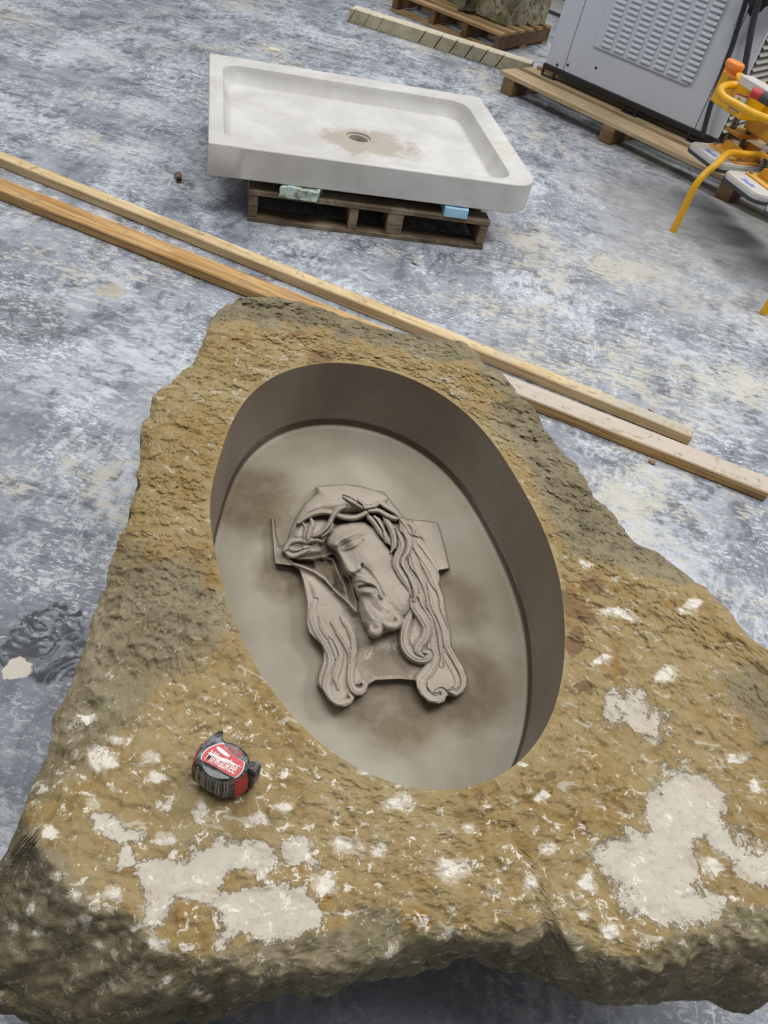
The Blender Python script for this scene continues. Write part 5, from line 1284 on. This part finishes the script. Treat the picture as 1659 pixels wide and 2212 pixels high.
plate_px('lower_badge', [(490, 715), (600, 770), (720, 820), (850, 880), (840, 908), (700, 900), (590, 860), (520, 790)], zT_ - 0.0004, 0.0022, M_tgr)
plate_px('bolt_mark', [(560, 545), (600, 545), (800, 630), (815, 622), (1030, 748), (1020, 756), (830, 680), (810, 690), (700, 630)], zT_ + 0.0022, 0.0006, M_twh, lab, 1)
def label_text(txt, p0, p1, hpx, z, mat, parent, shear=0.25):
    """raised lettering from pixel p0 to p1 along its baseline"""
    fc = bpy.data.curves.new('lettering', 'FONT'); fc.body = txt; fc.extrude = 0.02; fc.shear = shear; fc.resolution_u = 3; fc.offset = 0.012
    fo = bpy.data.objects.new('lettering', fc); COL.objects.link(fo)
    dg = bpy.context.evaluated_depsgraph_get(); me = bpy.data.meshes.new_from_object(fo.evaluated_get(dg))
    bpy.data.objects.remove(fo)
    P = np.array([tuple(v.co) for v in me.vertices]); w = P[:, 0].max() - P[:, 0].min(); x0 = P[:, 0].min(); h_ = P[:, 1].max()
    A_, B_ = TQ(*p0, z), TQ(*p1, z); e = (B_ - A_); e[2] = 0; L_ = np.linalg.norm(e); e /= L_; f_ = np.array([-e[1], e[0], 0])
    hh = hpx
    Q = A_ + np.outer((P[:, 0] - x0) / w * L_, e) + np.outer(P[:, 1] / h_ * hh, f_) + np.outer(P[:, 2] / 0.02 * 0.0003 + 0.0003, [0, 0, 1])
    mi_ = np.array(wmat(parent).inverted()); Q = Q @ mi_[:3, :3].T + mi_[:3, 3]
    for v, qv in zip(me.vertices, Q): v.co = qv
    me.name = 'lettering'; me.materials.clear()
    return mesh_obj('lettering', me, mat, parent)
label_text('Milwaukee', (520, 640), (925, 850), 0.015, zT_ + 0.0021, M_twh, lab)
label_text('5m/16ft', (838, 496), (1015, 622), 0.0075, zT_ + 0.0016, M_tred, tape, 0.0)
plate_px('white_smear', [(690, 462), (720, 462), (800, 520), (868, 580), (860, 610), (820, 600), (740, 545), (690, 495)], zT_ + 0.0022, 0.0004, M_twh, lab, 2)
# ribs, red cheeks and the side strip follow the case surface
def case_pt(i, s, off=0.0015):
    """point on the case: outline index i, s from 0 (top edge) to 1 (bottom)"""
    prof = [(1.0, zT_ - 0.0015), (1.05, zB_ + 0.044), (1.085, zB_ + 0.034), (1.09, zB_ + 0.022), (1.06, zB_ + 0.010), (0.96, zB_ + 0.002)]
    k = s * (len(prof) - 1); a = int(min(k, len(prof) - 2)); t = k - a
    sc_ = prof[a][0] + (prof[a + 1][0] - prof[a][0]) * t; z = prof[a][1] + (prof[a + 1][1] - prof[a][1]) * t
    i0 = int(i) % len(ring0); i1 = (i0 + 1) % len(ring0); p = ring0[i0] + (ring0[i1] - ring0[i0]) * (i - int(i))
    d = p[:2] - c0_[:2]; L_ = np.linalg.norm(d)
    return np.array([*(c0_[:2] + d * sc_ + d / L_ * off), z])
def nearest(x, y): return int(np.argmin(np.hypot(tp_s[:, 0] - x, tp_s[:, 1] - y)))
M_trib = paint('rib_dust', srgb(186, 182, 168), 0.7, 0.15, scale=150)
i_a, i_b = nearest(880, 915), nearest(405, 700)
for k in range(5):
    ic_ = i_a + (i_b - i_a) * (0.10 + 0.185 * k)
    for dlt in (-0.85, 0.85):
        pts = [case_pt(ic_ + dlt * min(1, s * 8), s, 0.0002) for s in np.linspace(0.10, 0.92, 12)]
        tube('grip_rib', pts, 0.0007, M_trib, tape, 6)
def cheek(name, ia, ib, sa, sb, mat, off=0.0012):
    I_ = np.linspace(ia, ib, 9); S_ = np.linspace(sa, sb, 9); vs = []; fs = []
    for s in S_:
        for i in I_: vs.append(case_pt(i, s, off))
    for a in range(8):
        for b in range(8): q_ = a * 9 + b; fs.append((q_, q_ + 1, q_ + 10, q_ + 9))
    m_ = len(vs)
    for s in S_:
        for i in I_: vs.append(case_pt(i, s, -0.002))
    for k in range(8):
        fs += [(k, k + 1, m_ + k + 1, m_ + k), (72 + k, 73 + k, m_ + 73 + k, m_ + 72 + k), (9 * k, 9 * k + 9, m_ + 9 * k + 9, m_ + 9 * k), (9 * k + 8, 9 * k + 17, m_ + 9 * k + 17, m_ + 9 * k + 8)]
    return from_data(name, vs, fs, mat, tape, True, True)
cheek('red_cheek', nearest(1105, 815), nearest(940, 918), 0.02, 0.9, M_tred)
cheek('red_cheek', nearest(400, 660), nearest(560, 365), 0.02, 0.85, M_tred)
# belt lug with a hole, at the right
lo_c = TQ(1195, 840, zB_ + 0.024); ln = np.array([-0.35, -0.94, 0]); lu = np.array([0.94, -0.35, 0]); bm = bmesh.new()
def lug_pt(x, y, off): return Vector((on_plane(360 + x * 0.15672, 1540 + y * 0.15676, lo_c - ln * 0.0, ln) + ln * off).tolist())
outer = spline(np.array([(1085, 700), (1150, 672), (1255, 668), (1297, 715), (1293, 800), (1265, 900), (1205, 985), (1120, 1010), (1080, 960), (1075, 850), (1085, 700)]), 3)[:-1]
inner = [(1185 + (x - 1185) * 0.38, 858 + (y - 858) * 0.42) for x, y in outer]
rr = [[lug_pt(x, y, o) for x, y in ring_] for ring_, o in ((inner, 0.0), (outer, 0.0), (outer, 0.012), (inner, 0.012))]
RB = [[bm.verts.new(p) for p in r] for r in rr]; n_ = len(outer)
for a, b in ((0, 1), (1, 2), (2, 3), (3, 0)):
    for k in range(n_): bm.faces.new((RB[a][k], RB[a][(k + 1) % n_], RB[b][(k + 1) % n_], RB[b][k]))
bmesh.ops.transform(bm, matrix=wmat(tape).inverted(), verts=bm.verts[:])
from_bm('belt_lug', bm, M_tape, tape, True, 0.7)

# ------------------------------------------------------------------ litter on the floor
def chip(px_, py_, s, mat, label, name='stone_chip', cat='stone chip', group=None, z=0.0, flat=0.5):
    bm = bmesh.new(); bmesh.ops.create_icosphere(bm, subdivisions=2, radius=1); P = np.array([tuple(v.co) for v in bm.verts]) + px_ * 0.37
    k_ = 1 + 0.5 * fbm(P, 1.1, 2)
    for v, k in zip(bm.verts, k_): v.co = Vector((v.co.x * s * k * 1.2, v.co.y * s * k * 0.8, v.co.z * s * k * flat))
    zm = min(v.co.z for v in bm.verts)
    for v in bm.verts: v.co.z -= zm
    o = from_bm(name, bm, mat); o.location = V(px_, py_, z); o.rotation_euler = (0, 0, px_ % 6)
    return tag(o, label, cat, group)
M_chip = paint('chip_stone', srgb(176, 170, 152), 0.8, 0.15, scale=60); M_chipb = paint('chip_brown', srgb(150, 122, 84), 0.8, 0.15, scale=60)
chip(1406, 886, 0.011, M_chip, 'pale stone chip on the floor above the right end of the shorter board')
chip(1407, 1000, 0.010, M_chipb, 'brown stone chip on the floor below the orange-sided board')
chip(1553, 1051, 0.006, M_chip, 'tiny pale chip close under the right end of the orange-sided board')
chip(896, 569, 0.012, M_chip, 'grey stone chip on the floor between the pallet and the boards')
o = box('paper_scrap', -0.035, 0.035, -0.024, 0.024, 0, 0.006, paint('cream_card', srgb(214, 206, 178), 0.7, 0.05), None, 0.001)
o.location = V(592, 108, 0.0005); o.rotation_euler = (0, 0, 0.25); tag(o, 'small cream scrap lying on the floor left above the tray', 'scrap')
fe = thing('pipe_ferrule', 'small rusty pipe end lying on the floor left of the tray', 'pipe fitting', tuple(U(385, 391, 0)), 0.5)
bm = bmesh.new(); R = []
for y, r in ((0, 0.009), (0.0, 0.0125), (0.026, 0.0125), (0.027, 0.015), (0.04, 0.015), (0.04, 0.009), (0.008, 0.009)):
    R.append([bm.verts.new((r * math.cos(2 * math.pi * k / 16), y - 0.02, 0.0152 + r * math.sin(2 * math.pi * k / 16))) for k in range(16)])
for a, b in zip(R[:-1], R[1:]):
    for k in range(16): bm.faces.new((a[k], a[(k + 1) % 16], b[(k + 1) % 16], b[k]))
bm.faces.new(R[-1])
from_bm('ferrule_body', bm, paint('rusty_brown', srgb(132, 100, 82), 0.6, 0.25, scale=120), fe, True, 0.6)
